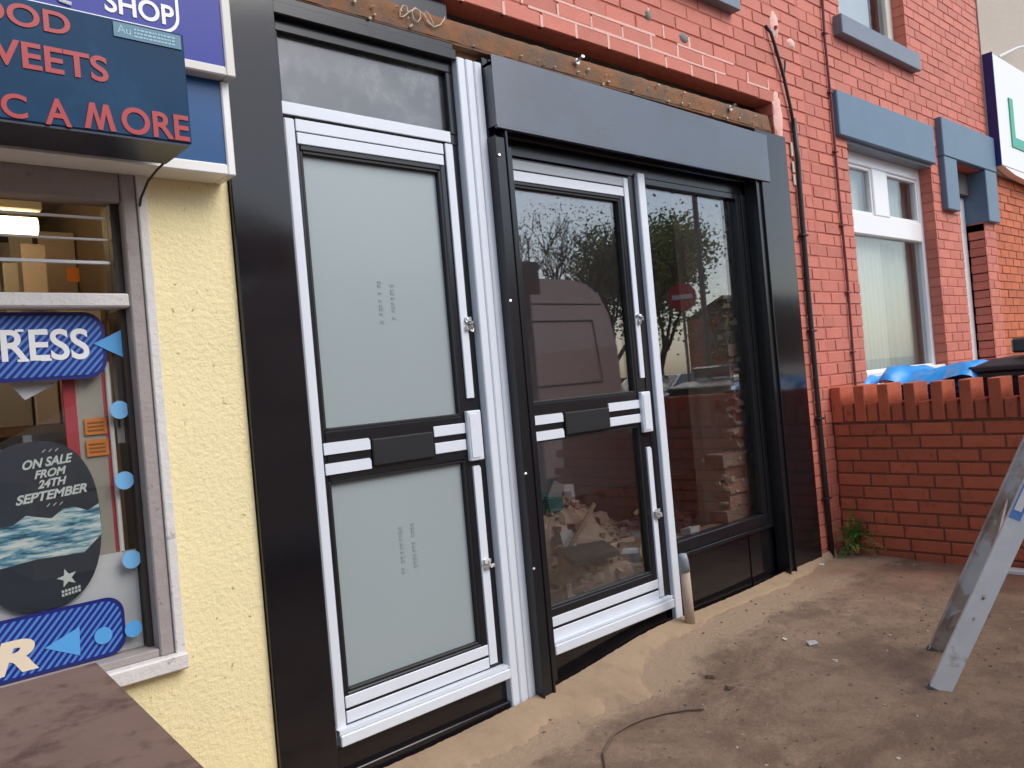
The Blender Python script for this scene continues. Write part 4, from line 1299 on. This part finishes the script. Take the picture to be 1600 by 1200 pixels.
p0 = topc+Vector((0, 0, .0)); q0 = at_h(B0, apex)
mb = MB(); dp = Vector((.37, -.93, 0))
vs = [p0-dp*.05, q0-dp*.05, q0+dp*.22, p0+dp*.22]; vs = vs+[v+Vector((0, 0, .03)) for v in vs]
mb.add(vs, [(3, 2, 1, 0), (4, 5, 6, 7), (0, 1, 5, 4), (1, 2, 6, 5), (2, 3, 7, 6), (3, 0, 4, 7)]).build('top_platform', 'aluminium', lad)
# blue and white label on the near rail
ax = (A1-A0).normalized(); wdv = ax.cross(across).normalized()
mb = MB(); vs = []
for h in (.635, .80):
    for b in (-.004, .034):
        vs.append(at_h(A0, h)-across*.0085+wdv*b)
mb.add(vs, [(0, 1, 3, 2)]).build('label', 'ladder_label', ra)
mb = MB(); vs = []
for h in (.665, .78):
    for b in (.004, .028):
        vs.append(at_h(A0, h)-across*.0095+wdv*b)
mb.add(vs, [(0, 1, 3, 2)]).build('label', 'sign_white', ra, label='white field of the ladder label')
MB().box(4.86, 4.93, -1.25, -.90, .075, .10, .004).build('plastic_trim', 'upvc', loc=(4.9, -1.05, .075), label='short white plastic trim lying at the foot of the garden wall behind the ladder', cat='trim')

# ================================================================== CORNER SHOP (yellow)
s = thing('corner_shop', 'yellow roughcast corner shop with old white timber window', 'building', (0, 0, 0))
SW = (-1.6, .852, .575, 2.052)
mb = MB()
backing(mb, -6.0, 1.109, -.3, 5.9, [SW], y0=0.0, y1=.16, inset=0)
mb.build('rendered_wall', 'yellow_render', s)
MB().box(-6, -.1+1.0, 2.2, 2.3, -.3, 5.9).box(-6, .99, .17, 2.2, 2.25, 2.35).box(-6, .99, .17, 2.3, .08, .12).box(.94, .985, .165, 2.2, .12, 2.25).build('inner_wall', 'room_shop', s)
rf = MB(); rf.add([(-6, -.2, 5.85), (1.0, -.2, 5.85), (1.0, 3.0, 7.7), (-6, 3.0, 7.7), (-6, 6.2, 5.85), (1.0, 6.2, 5.85)], [(0, 1, 2, 3), (3, 2, 5, 4)])
rf.build('roof', 'roof_slate', s)
wf = MB()
wf.box(.824, .852, -.014, .08, .60, 2.052, .003); wf.box(-1.6, .852, -.035, .08, .575, .622, .005)
wt = wf.build('window', 'white_paint_old', s, label='old timber shop window with flaking paint and stickers')
wg = MB(); wg.box(.782, .822, -.006, .08, .622, 2.05, .004); wg.box(-1.6, .782, .004, .08, 1.962, 2.05, .004)
wg.build('frame', 'grey_wood', wt)
bx('transom_bar', 'white_paint_old', wt, -1.6, .782, -.002, .08, 1.652, 1.692, .005)
bx('inner_sill', 'grey_wood', wt, -1.6, .782, .0, .10, .622, .645, .003)
bx('inner_jamb', 'dark_wood', wt, .757, .7815, .03, .12, 1.692, 1.962, .002)
bx('inner_jamb', 'dark_wood', wt, .766, .7815, .045, .16, .645, 1.652, .002)
bx('pane', 'glass_shop', wt, -1.6, .757, .062, .067, 1.692, 1.962)
bx('pane', 'glass_shop', wt, -1.6, .766, .062, .067, .645, 1.652)
# louvre rods in the top light
for zz, r_ in ((1.922, .0035), (1.858, .003), (1.790, .0045)):
    bx('louvre_edge', 'upvc', wt, -1.55, .752, .05, .0605, zz-r_, zz+r_, .001)
# blue framed fascias above
sg1 = thing('shop_sign', 'royal blue fascia sign with white SHOP lettering and cream frame above the corner shop', 'sign', (.5, -.1, 2.4))
f = MB()
f.box(1.068, 1.098, -.155, -.002, 2.337, 3.2, .004); f.box(-1.5, 1.068, -.155, -.002, 2.337, 2.366, .004)
f.build('frame', 'sign_frame', sg1)
bx('panel', 'royal_blue', sg1, -1.5, 1.068, -.148, -.01, 2.366, 3.2)
def ring_corner(cx, cz, r, w_, x_left, z_top, y):
    pts = [(x_left, cz-r)]+[(cx+r*math.sin(a), cz-r*math.cos(a)) for a in [i*math.pi/2/8 for i in range(9)]]+[(cx+r, z_top)]
    inn = [(x_left, cz-r+w_)]+[(cx+(r-w_)*math.sin(a), cz-(r-w_)*math.cos(a)) for a in [i*math.pi/2/8 for i in range(9)]]+[(cx+r-w_, z_top)]
    return MB().prism(pts+inn[::-1], y-.002, y)
ring_corner(.885, 2.485, .055, .009, .30, 3.0, -.1485).build('emblem_border', 'sign_white', sg1)
text_mesh('SHOP', .735, .925, 2.455, 2.515, -.1485, 'sign_white', sg1, bold=.02)
mb = MB(); mb.tube([(.56, -.150, 2.56), (.60, -.150, 2.49), (.625, -.150, 2.455), (.65, -.150, 2.452)], .006, 5)
mb.build('emblem_stroke', 'sign_white', sg1)
sg2 = thing('shop_sign', 'plain blue lower fascia panel in a white frame above the yellow wall', 'sign', (.5, -.08, 2.1))
f = MB()
f.box(1.064, 1.090, -.115, -.002, 2.044, 2.3365, .004); f.box(-1.5, 1.064, -.115, -.002, 2.044, 2.078, .004)
f.build('frame', 'sign_white', sg2)
bx('panel', 'mid_blue', sg2, -1.5, 1.064, -.108, -.01, 2.078, 2.3365)
# projecting dark blue box with red letters
pb = thing('canopy_box', 'dark blue projecting sign box with red letters over the shop window', 'sign', (.2, -.25, 2.04))
bxo = bx('box', 'box_blue', pb, -1.6, .866, -.35, -.16, 2.046, 2.343, .003)
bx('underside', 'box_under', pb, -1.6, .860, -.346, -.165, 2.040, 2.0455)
Yt = -.3505
text_mesh('ORE', .689, .860, 2.050, 2.120, Yt, 'letter_red', pb, bold=.02)
MB().prism([(.601, 2.050), (.614, 2.050), (.624, 2.092), (.633, 2.050), (.643, 2.050), (.653, 2.092), (.661, 2.050), (.675, 2.050),
            (.660, 2.116), (.648, 2.116), (.638, 2.073), (.628, 2.116), (.616, 2.116)], Yt-.002, Yt).build('lettering', 'letter_red', pb)
text_mesh('A', .515, .573, 2.046, 2.112, Yt, 'letter_red', pb, bold=.02)
text_mesh('ETC', .335, .479, 2.050, 2.108, Yt, 'letter_red', pb, bold=.02)
text_mesh('SWEETS', .330, .667, 2.173, 2.238, Yt, 'letter_red', pb, bold=.02, tilt=0)
text_mesh('FOOD', .340, .588, 2.273, 2.328, Yt, 'letter_red', pb, bold=.02)
pt = bx('name_plate', 'plate_blue', pb, .688, .858, -.353, -.3505, 2.298, 2.336)
text_mesh('Au', .697, .730, 2.308, 2.330, -.3531, 'plate_print', pb, bold=.0, depth=.0006)
mb = MB(); rn = random.Random(2)
for row in range(3):
    x = .738
    while x < .84:
        wv = rn.uniform(.004, .010); mb.box(x, x+wv, -.3538, -.3532, 2.305+row*.009, 2.3095+row*.009); x += wv+.002
mb.build('small_print', 'plate_print', pb)
MB().tube([(.862, -.17, 2.05), (.850, -.12, 2.035), (.842, -.06, 2.015), (.832, -.02, 1.975), (.828, -.014, 1.95)], .0035, 6).build('loose_wire', 'cable_black', loc=(.84, -.1, 2.0), label='thin black wire dangling under the right corner of the blue sign box', cat='wire')

# stickers on the window (flat print on the outside of the glass)
ws = thing('window_stickers', 'blue striped and dotted stickers on the glass of the corner shop window', 'sticker', (.5, .055, 1.1))
def rrect(x0, x1, z0, z1, r, n=8):
    pts = []
    for cx, cz, a0 in ((x1-r, z0+r, -math.pi/2), (x1-r, z1-r, 0), (x0+r, z1-r, math.pi/2), (x0+r, z0+r, math.pi)):
        pts += [(cx+r*math.cos(a0+i*math.pi/2/n), cz+r*math.sin(a0+i*math.pi/2/n)) for i in range(n+1)]
    return pts
MB().prism(rrect(-.10, .722, 1.452, 1.645, .055), .057, .059).build('badge_border', 'navy', ws)
MB().prism(rrect(-.09, .712, 1.463, 1.634, .048), .0555, .0568).build('badge', 'badge_blue', ws, label='blue diagonal striped badge with white lettering')
text_mesh('EXPRESS', .262, .676, 1.508, 1.597, .0550, 'sign_white', ws, bold=.018, depth=.001)
for xx in (.497, .553):       # slab serifs on R and E
    bx('serif', 'sign_white', ws, xx-.004, xx+.024, .0536, .0544, 1.507, 1.514); bx('serif', 'sign_white', ws, xx-.004, xx+.016, .0536, .0544, 1.590, 1.597)
MB().prism([(.688, 1.552), (.773, 1.594), (.768, 1.508)], .0525, .0535).build('blue_triangle', 'sky_blue', ws)
for cx, cz in ((.744, 1.354), (.741, 1.145), (.742, .911)):
    MB().disc((cx, .0555, cz), .0265, h=.002).build('dot', 'light_dot', ws)
for cx, cz in ((.730, .709), (.648, .711)):
    MB().disc((cx, .0535, cz), .024, h=.0015).build('dot', 'sky_blue', ws)
MB().prism(rrect(-.10, .710, .648, .816, .05), .057, .059).build('badge_border', 'navy', ws)
MB().prism(rrect(-.09, .700, .658, .806, .045), .0555, .0568).build('badge', 'badge_blue', ws, label='lower blue striped badge with blue triangle and dots')
MB().prism([(.499, .716), (.589, .752), (.585, .672)], .0540, .0550).build('blue_triangle', 'sky_blue', ws)
text_mesh('R', .365, .482, .668, .757, .0548, 'peach', ws, bold=.05, shear=.25, depth=.001)
# oval poster
n = 44
ov = [(.512+.160*math.copysign(abs(math.cos(2*math.pi*i/n))**.8, math.cos(2*math.pi*i/n)), 1.05+.235*math.copysign(abs(math.sin(2*math.pi*i/n))**.85, math.sin(2*math.pi*i/n))) for i in range(n)]
po = thing('poster', 'dark oval poster reading ON SALE FROM 24TH SEPTEMBER inside the corner shop window', 'poster', (.47, .07, .8))
MB().prism(ov, .0685, .070).build('oval', 'oval_slate', po)
n2 = 22
stp = [(.354, 1.00), (.354, 1.06)]+[(.36+.31*i/10, 1.062+.012*math.sin(i*1.9)+.0025*i) for i in range(11)]+[(.671, 1.00), (.62, .955), (.50, .96), (.40, .95), (.37, .965)]
MB().prism(stp, .0678, .0684).build('streak_print', 'print_streaks', po)
for tx, x0, x1, z0, z1 in (('ON SALE', .485, .612, 1.208, 1.234), ('FROM', .512, .593, 1.180, 1.203), ('24TH', .518, .592, 1.152, 1.175), ('SEPTEMBER', .462, .642, 1.114, 1.140)):
    text_mesh(tx, x0, x1, z0, z1, .0684, 'print_white', po, bold=.03, shear=.3, tilt=.07, depth=.0008)
st = []
for i in range(10):
    a = math.pi/2+i*math.pi/5+.2; r_ = .027 if i % 2 == 0 else .011
    st.append((.572+r_*math.cos(a), .893+r_*math.sin(a)))
MB().prism(st, .0676, .0684).build('star_logo', 'print_white', po)
mb = MB()
for row in range(2):
    for q in range(6): mb.box(.555+q*.0085, .561+q*.0085, .0676, .0684, .853-row*.010+q*.001, .860-row*.010+q*.001)
mb.build('small_print', 'print_white', po)
for zz in (1.252, 1.10):
    mb = MB()
    for q in range(3): mb.prism([(.535+q*.016, zz), (.538+q*.016, zz), (.546+q*.016, zz+.008), (.543+q*.016, zz+.008)], .0676, .0684)
    mb.build('dash_print', 'print_white', po)
# window display behind
wd_ = thing('display_board', 'white and grey display boards with red edges behind the shop window glass', 'display', (.6, .1, .62))
bx('board', 'poster_white', wd_, -.4, .765, .085, .090, .64, .935)
bx('board', 'poster_white', wd_, -.4, .47, .0855, .0895, .94, 1.27)
bx('column', 'poster_grey', wd_, .640, .712, .095, .11, .935, 1.50)
bx('red_stripe', 'poster_red', wd_, .608, .640, .095, .11, 1.17, 1.50)
bx('red_stripe', 'poster_red', wd_, .712, .722, .095, .11, .935, 1.50)
bx('white_rod', 'upvc', wd_, .722, .735, .085, .10, .93, 1.50, .003)
for z0_ in (1.225, 1.288):
    lb = bx('orange_label', 'label_orange', wd_, .655, .715, .088, .090, z0_, z0_+.048)
    mb = MB()
    for row in range(3): mb.box(.662, .706, .0870, .0878, z0_+.010+row*.011, z0_+.015+row*.011)
    mb.build('small_print', 'label_print', lb)
bx('hand_note', 'card_grey', wd_, .745, .775, .10, .101, 1.255, 1.325)
MB().prism([(.475, 1.452), (.60, 1.452), (.585, 1.44), (.51, 1.402)], .092, .094).build('paper_corner', 'poster_white', wd_)
bx('timber_post', 'timber', wd_, .748, .757, .10, .12, 1.30, 1.62)
# stock seen inside and lamp
sk = thing('shelf_stock', 'boxes and cards on shelves inside the lit corner shop', 'shelving', (0.6, .8, .2))
rn = random.Random(77)
bx('shelf', 'timber', sk, -.2, .93, .75, 1.1, 1.30, 1.33); bx('shelf', 'timber', sk, -.2, .93, .75, 1.1, .80, .83)
for zz in (.83, 1.33):
    x = -.1
    while x < .9:
        wv = rn.uniform(.07, .14); hh = rn.uniform(.12, .30)
        bx('stock_box', rn.choice(('card_grey', 'card_tan', 'dark_wood', 'card_tan', 'poster_grey')), sk, x, x+wv-.01, .80, 1.0, zz, zz+hh, .004)
        x += wv
for (x0, x1, z0_, z1_, mt) in ((.50, .66, 1.88, 2.16, 'card_tan'), (.70, .78, 1.9, 2.16, 'card_grey'), (.80, .93, 1.80, 2.10, 'card_tan'), (.30, .48, 1.75, 2.1, 'card_grey')):
    bx('hanging_card', mt, sk, x0, x1, 1.10, 1.11, z0_-.15, z1_)
bx('back_panel', 'card_grey', sk, .10, .93, 1.16, 1.17, 1.45, 2.06)
for (x0, x1, z0_, z1_, mt) in ((.46, .58, 1.70, 1.95, 'card_tan'), (.60, .645, 1.62, 1.90, 'poster_grey'), (.66, .735, 1.74, 1.97, 'card_tan'), (.76, .90, 1.60, 1.80, 'card_tan'), (.80, .84, 1.84, 1.89, 'label_orange')):
    bx('price_card', mt, sk, x0, x1, .72, .722, z0_, z1_)
lp = thing('tube_lamp', 'warm glowing strip lamp inside the corner shop', 'lamp', (.35, .5, 2.0))
MB().tube([(-.3, .45, 1.972), (.655, .45, 1.972)], .030, 12).build('tube', 'lamp', lp)
bx('fitting', 'sign_white', lp, -.35, .67, .42, .48, 2.02, 2.06, .004)

# brown table by the window
tb = thing('brown_table', 'brown weathered table top in front of the corner shop window', 'table', (.1, -.7, .0))
TZ = .70
vs = [(-1.2, -.165, TZ), (.569, -.168, TZ), (.495, -1.32, TZ), (-1.2, -1.32, TZ)]
vs = [(x, y, z-.028) for x, y, z in vs]+vs
MB().add(vs, [(3, 2, 1, 0), (4, 5, 6, 7), (0, 1, 5, 4), (1, 2, 6, 5), (2, 3, 7, 6), (3, 0, 4, 7)]).build('top', 'table_brown', tb)
for x, y in ((.46, -.24), (.40, -1.22), (-1.1, -.24), (-1.1, -1.22)):
    bx('leg', 'table_brown', tb, x-.025, x+.025, y-.025, y+.025, -.01, TZ-.028, .003)

# ================================================================== small things on the ground
rn = random.Random(99)
mb = MB(); mb2 = MB()
for i in range(650):
    x = rn.uniform(1.2, 5.0); y = rn.uniform(-2.3, -.12)
    (mb if rn.random() < .85 else mb2).chunk((x, y, gz(x, y)+.001), rn.choice((.003, .004, .005, .007)), .6, rn)
mb.build('grit', 'soil', kind='stuff', label='scattered grit and crumbs of soil over the dirty pavement', cat='grit')
mb2.build('grit', 'tape_cream', kind='stuff', label='pale mortar crumbs scattered over the dirty pavement', cat='grit')
for i, (x, y, r, mt, lab) in enumerate((
        (3.28, -.68, .022, 'rag_white', 'larger white stone chip right of the doors in mid pavement'),
        (3.16, -.84, .016, 'tape_cream', 'cream mortar chip nearest the ladder feet'),
        (3.26, -.56, .014, 'chalk', 'small white chip between the window and the ladder'),
        (4.59, -.06, .014, 'chalk', 'white chip lying at the foot of the right black pilaster'),
        (2.77, -.585, .030, 'soil', 'dark soil clod left of a second clod in front of the clear door'),
        (2.82, -.465, .028, 'soil', 'dark soil clod nearer the clear door'),
        (2.45, -1.14, .014, 'soil', 'small dark clod at the bottom of the photo'))):
    z = gz(x, y)
    MB().chunk((x, y, z+r*.25), r, .6, rn).build('stone_chip' if mt != 'soil' else 'soil_clod', mt, loc=(x, y, z), label=lab, cat='stone' if mt != 'soil' else 'clod')
pts = [(1.90, -.78), (1.965, -.63), (2.06, -.53), (2.20, -.463), (2.30, -.445), (2.387, -.448), (2.47, -.48), (2.54, -.53), (2.60, -.60)]
sm = []
for i in range(len(pts)-1):
    for t in range(5):
        a = t/5
        sm.append((pts[i][0]*(1-a)+pts[i+1][0]*a, pts[i][1]*(1-a)+pts[i+1][1]*a))
MB().tube([(x, y, gz(x, y)+.008) for x, y in sm], .0045, 6).build('bent_wire', 'wire', loc=(2.2, -.5, .03), label='thin curved rusty wire lying on the dirt in front of the doors', cat='wire', smooth=True)

# ================================================================== ACROSS THE STREET (seen in the glass)
def wheel(par, x, y, r):
    MB().tube([(x, y-.1, r-.16), (x, y+.1, r-.16)], r, 20).build('wheel', 'tyre', par)
van = thing('parked_van', 'white high roof panel van parked at the kerb opposite the shopfront', 'van', (4.8, -4.6, -.16))
prof = [(1.2, .3), (1.2, .95), (1.35, 1.2), (2.0, 1.5), (2.5, 2.1), (3.0, 2.42), (3.6, 2.5), (6.85, 2.5), (7.12, 2.45), (7.3, 2.32), (7.40, 2.1), (7.45, 1.7), (7.47, .3)]
vb = MB()
# shift so the flat side faces the shops
secs_y = [-3.62, -5.62]
vs = []
for yy, sgn in ((-3.62, -1), (-5.62, 1)):
    for (x, z) in prof:
        vs.append((x, yy+sgn*.12*max(0, z-1.3)**1.3, z))
n = len(prof)
vb.add(vs, [tuple(range(n)), tuple(range(2*n-1, n-1, -1))]+[(i, i+n, (i+1) % n+n, (i+1) % n) for i in range(n)])
vb.build('body', 'van_white', van)
sm_ = MB()
def seam(x0, x1, z0, z1, w_=.012):
    def yy(z): return -3.62-.12*max(0, z-1.3)**1.3+.004
    for (a, b, c, d) in ((x0, x1, z1-w_, z1), (x0, x1, z0, z0+w_), (x0, x0+w_, z0, z1), (x1-w_, x1, z0, z1)):
        k = 6
        for i in range(k):
            c0 = c+(d-c)*i/k; c1 = c+(d-c)*(i+1)/k
            sm_.add([(a, yy(c0), c0), (b, yy(c0), c0), (b, yy(c1), c1), (a, yy(c1), c1)], [(0, 3, 2, 1)])
seam(5.95, 7.1, 1.28, 2.02, .02); seam(4.4, 5.85, 1.28, 2.02, .02); seam(2.8, 4.3, 1.28, 2.02, .02); seam(2.7, 7.3, 2.20, 2.215, .010); seam(1.3, 7.4, .85, .87, .012)
sm_.build('panel_seam', 'van_seam', van)
bx('tail_light', 'sign_red', van, 7.465, 7.49, -3.80, -3.70, 1.0, 1.5, .005)
for x in (2.1, 6.3):
    for y in (-3.74, -5.5): wheel(van, x, y, .34)
def make_car(lab, x, y, mt):
    c = thing('parked_car', lab, 'car', (x, y, -.16))
    pr = [(-2.0, .25), (-2.1, .55), (-2.05, .85), (-1.2, .95), (-.6, 1.38), (.9, 1.40), (1.6, .98), (2.05, .90), (2.1, .5), (2.0, .25)]
    n = len(pr)
    b_ = MB(); vs = [(x+a, y-.85+.12*max(0, z-.85), z-.1) for a, z in pr]+[(x+a, y+.85-.12*max(0, z-.85), z-.1) for a, z in pr]
    b_.add(vs, [tuple(range(n)), tuple(range(2*n-1, n-1, -1))]+[(i, i+n, (i+1) % n+n, (i+1) % n) for i in range(n)]).build('body', mt, c)
    g = MB()
    for s_ in (-1, 1):
        yy = y+s_*.835
        g.add([(x-1.0, yy, .88), (x+1.35, yy, .88), (x+.8, yy-s_*.05, 1.24), (x-.55, yy-s_*.05, 1.24)], [(0, 1, 2, 3)])
    g.add([(x-1.18, y-.75, .87), (x-1.18, y+.75, .87), (x-.64, y+.7, 1.27), (x-.64, y-.7, 1.27)], [(0, 1, 2, 3)])
    g.build('windows', 'car_glass', c)
    for dx in (-1.3, 1.35):
        for dy in (-.8, .8): wheel(c, x+dx, y+dy, .31)
make_car('silver car parked beyond the van across the road', 15.5, -9.0, 'car_silver')
make_car('white car parked further along the far kerb', 21.5, -9.1, 'van_white')
make_car('dark car parked at the near kerb far down the street', 13.0, -4.4, 'car_dark')
sgp = thing('no_entry_sign', 'round red no entry sign with white bar on a grey post', 'sign', (14.9, -8.0, -.1))
MB().tube([(14.9, -8.0, -.1), (14.9, -8.0, 3.3)], .035, 8).build('post', 'post_grey', sgp)
def face(par, c, r, mt, name, nrm=Vector((-.82, .57, 0)), off=.04, bar=None):
    c = Vector(c)+nrm*off; s_ = Vector((0, 0, 1)).cross(nrm).normalized()
    mb = MB()
    if bar: pts = [c+s_*a+Vector((0, 0, b)) for a, b in ((-bar[0], -bar[1]), (bar[0], -bar[1]), (bar[0], bar[1]), (-bar[0], bar[1]))]
    else: pts = [c+s_*r*math.cos(2*math.pi*i/28)+Vector((0, 0, r*math.sin(2*math.pi*i/28))) for i in range(28)]
    n = len(pts)
    mb.add([p for p in pts]+[p-nrm*.01 for p in pts], [tuple(range(n)), tuple(range(2*n-1, n-1, -1))]+[(i, (i+1) % n, (i+1) % n+n, i+n) for i in range(n)]).build(name, mt, par)
face(sgp, (14.9, -8.0, 2.97), .31, 'sign_red', 'disc')
face(sgp, (14.9, -8.0, 2.97), .31, 'sign_white', 'bar', off=.052, bar=(.22, .05))
lpst = thing('street_lamp', 'tall grey street lamp column beyond the no entry sign', 'street lamp', (15.7, -8.0, -.1))
MB().tube([(15.7, -8.0, -.1), (15.7, -8.0, 7.8), (15.5, -7.6, 8.1), (15.3, -6.9, 8.2)], .07, 8, .04).build('column', 'post_grey', lpst)
MB().box(15.1, 15.5, -7.1, -6.4, 8.15, 8.28, .04).build('lantern', 'post_grey', lpst)
sp_ = thing('sign_post', 'dark street sign on a post standing on the kerb in front of the van', 'sign', (5.46, -3.0, -.02))
MB().tube([(5.46, -3.05, -.05), (5.46, -3.05, 2.5)], .032, 8).build('post', 'post_grey', sp_)
bx('board', 'post_grey', sp_, 5.33, 5.60, -3.02, -3.0, 2.20, 2.52, .004)

def tree(lab, x, y, h, cr_, leaf, nl, seed, group, bare=False, trunk_h=None):
    rn = random.Random(seed)
    t = thing('street_tree', lab, 'tree', (x, y, -.1), group=group)
    tb_ = MB(); th_ = trunk_h or h*.3
    tips = []
    tb_.tube([(x, y, -.12), (x+.05, y, th_*.5), (x+.1, y+.05, th_)], .16, 8, .10)
    def br(p, d, ln, r, dep):
        if dep == 0: tips.append(p); return
        pts = [p]; q = p
        for i in range(3):
            d = (d+Vector((rn.uniform(-.2, .2), rn.uniform(-.2, .2), rn.uniform(-.02, .16)))).normalized()
            q = q+d*ln/3; pts.append(q)
        tb_.tube(pts, r, 5, r*.55)
        tips.append(q)
        for k in range(rn.choice((2, 3, 3))):
            nd = (d+Vector((rn.uniform(-.75, .75), rn.uniform(-.75, .75), rn.uniform(-.15, .5)))).normalized()
            br(q, nd, ln*rn.uniform(.6, .8), r*.6, dep-1)
    for k in range(6):
        a = k*1.05+rn.uniform(-.3, .3)
        br(Vector((x+.1, y+.05, th_*rn.uniform(.75, 1))), Vector((math.cos(a)*.7, math.sin(a)*.7, 1)).normalized(), h*.26, .07, 5 if bare else 3)
    tb_.build('trunk', 'bark', t)
    lv = MB()
    for i in range(nl):
        c = rn.choice(tips)
        g = Vector((rn.gauss(0, 1), rn.gauss(0, 1), rn.gauss(0, 1)))*(.32 if bare else .42)
        p = c+g
        s_ = rn.uniform(.02, .04) if bare else rn.uniform(.035, .075)
        a = Vector((rn.uniform(-1, 1), rn.uniform(-1, 1), rn.uniform(-1, 1))).normalized()*s_
        b = a.cross(Vector((rn.uniform(-1, 1), rn.uniform(-1, 1), rn.uniform(-1, 1)))).normalized()*s_*.7
        lv.add([p-a, p+b, p+a, p-b], [(0, 1, 2, 3)])
    lv.build('crown', leaf, t)
TG = None
tree('thin leaved tree with many bare twigs opposite the clear door', 16.0, -11.4, 5.4, 2.5, 'tree_leaf_olive', 2600, 1, TG, bare=True)
tree('bare spreading tree left of the others across the street', 13.6, -12.4, 5.6, 2.5, 'tree_leaf', 2000, 2, TG, bare=True)
tree('dense olive green tree beside the no entry sign', 19.0, -12.0, 6.2, 2.2, 'tree_leaf_olive', 34000, 3, TG)
tree('dark green tree standing on the far pavement far left', 3.0, -12.2, 6.0, 2.2, 'tree_leaf', 9000, 4, TG)
tree('dark green round tree far down the street behind the silver car', 30.0, -16.0, 4.0, 2.2, 'tree_leaf', 7000, 5, TG)
def opp_house(x0, x1, y, h, mt, lab):
    t = thing('brick_house', lab, 'house', ((x0+x1)/2, y, -.1))
    MB().box(x0, x1, y-6, y, -.2, h).build('wall', mt, t)
    MB().add([(x0-.1, y+.2, h-.05), (x1+.1, y+.2, h-.05), (x1+.1, y-3, h+1.3), (x0-.1, y-3, h+1.3), (x0-.1, y-6.2, h-.05), (x1+.1, y-6.2, h-.05)], [(0, 1, 2, 3), (3, 2, 5, 4)]).build('roof', 'roof_slate', t)
    w_ = (x1-x0)
    for fx in (.2, .62):
        for z in (.9, 3.2):
            f_ = bx('window', 'upvc', t, x0+w_*fx, x0+w_*fx+1.2, y+.001, y+.05, z, z+1.3, .01)
            bx('pane', 'car_glass', f_, x0+w_*fx+.08, x0+w_*fx+1.12, y+.051, y+.055, z+.08, z+1.22)
    MB().box(x0+w_*.45, x0+w_*.45+.8, y+.001, y+.05, -.05, 2.05, .01).build('door', 'navy', t)
opp_house(-9, -3.2, -13.2, 4.9, 'wall_brick', 'brick house at the left end of the far terrace')
opp_house(-3.1, 2.7, -13.25, 4.8, 'orange_brick', 'orange brick house in the middle of the far terrace')
opp_house(2.8, 8.6, -13.2, 4.9, 'wall_brick', 'red brick house at the right end of the far terrace')
opp_house(46, 56, -24, 4.8, 'wall_brick', 'red brick house farthest down the street')
MB().box(8.8, 26, -13.3, -13.0, -.1, 1.3, .02).build('boundary_wall', 'wall_brick', loc=(14, -13.1, -.1), label='long brick boundary wall behind the trees across the street', cat='wall')
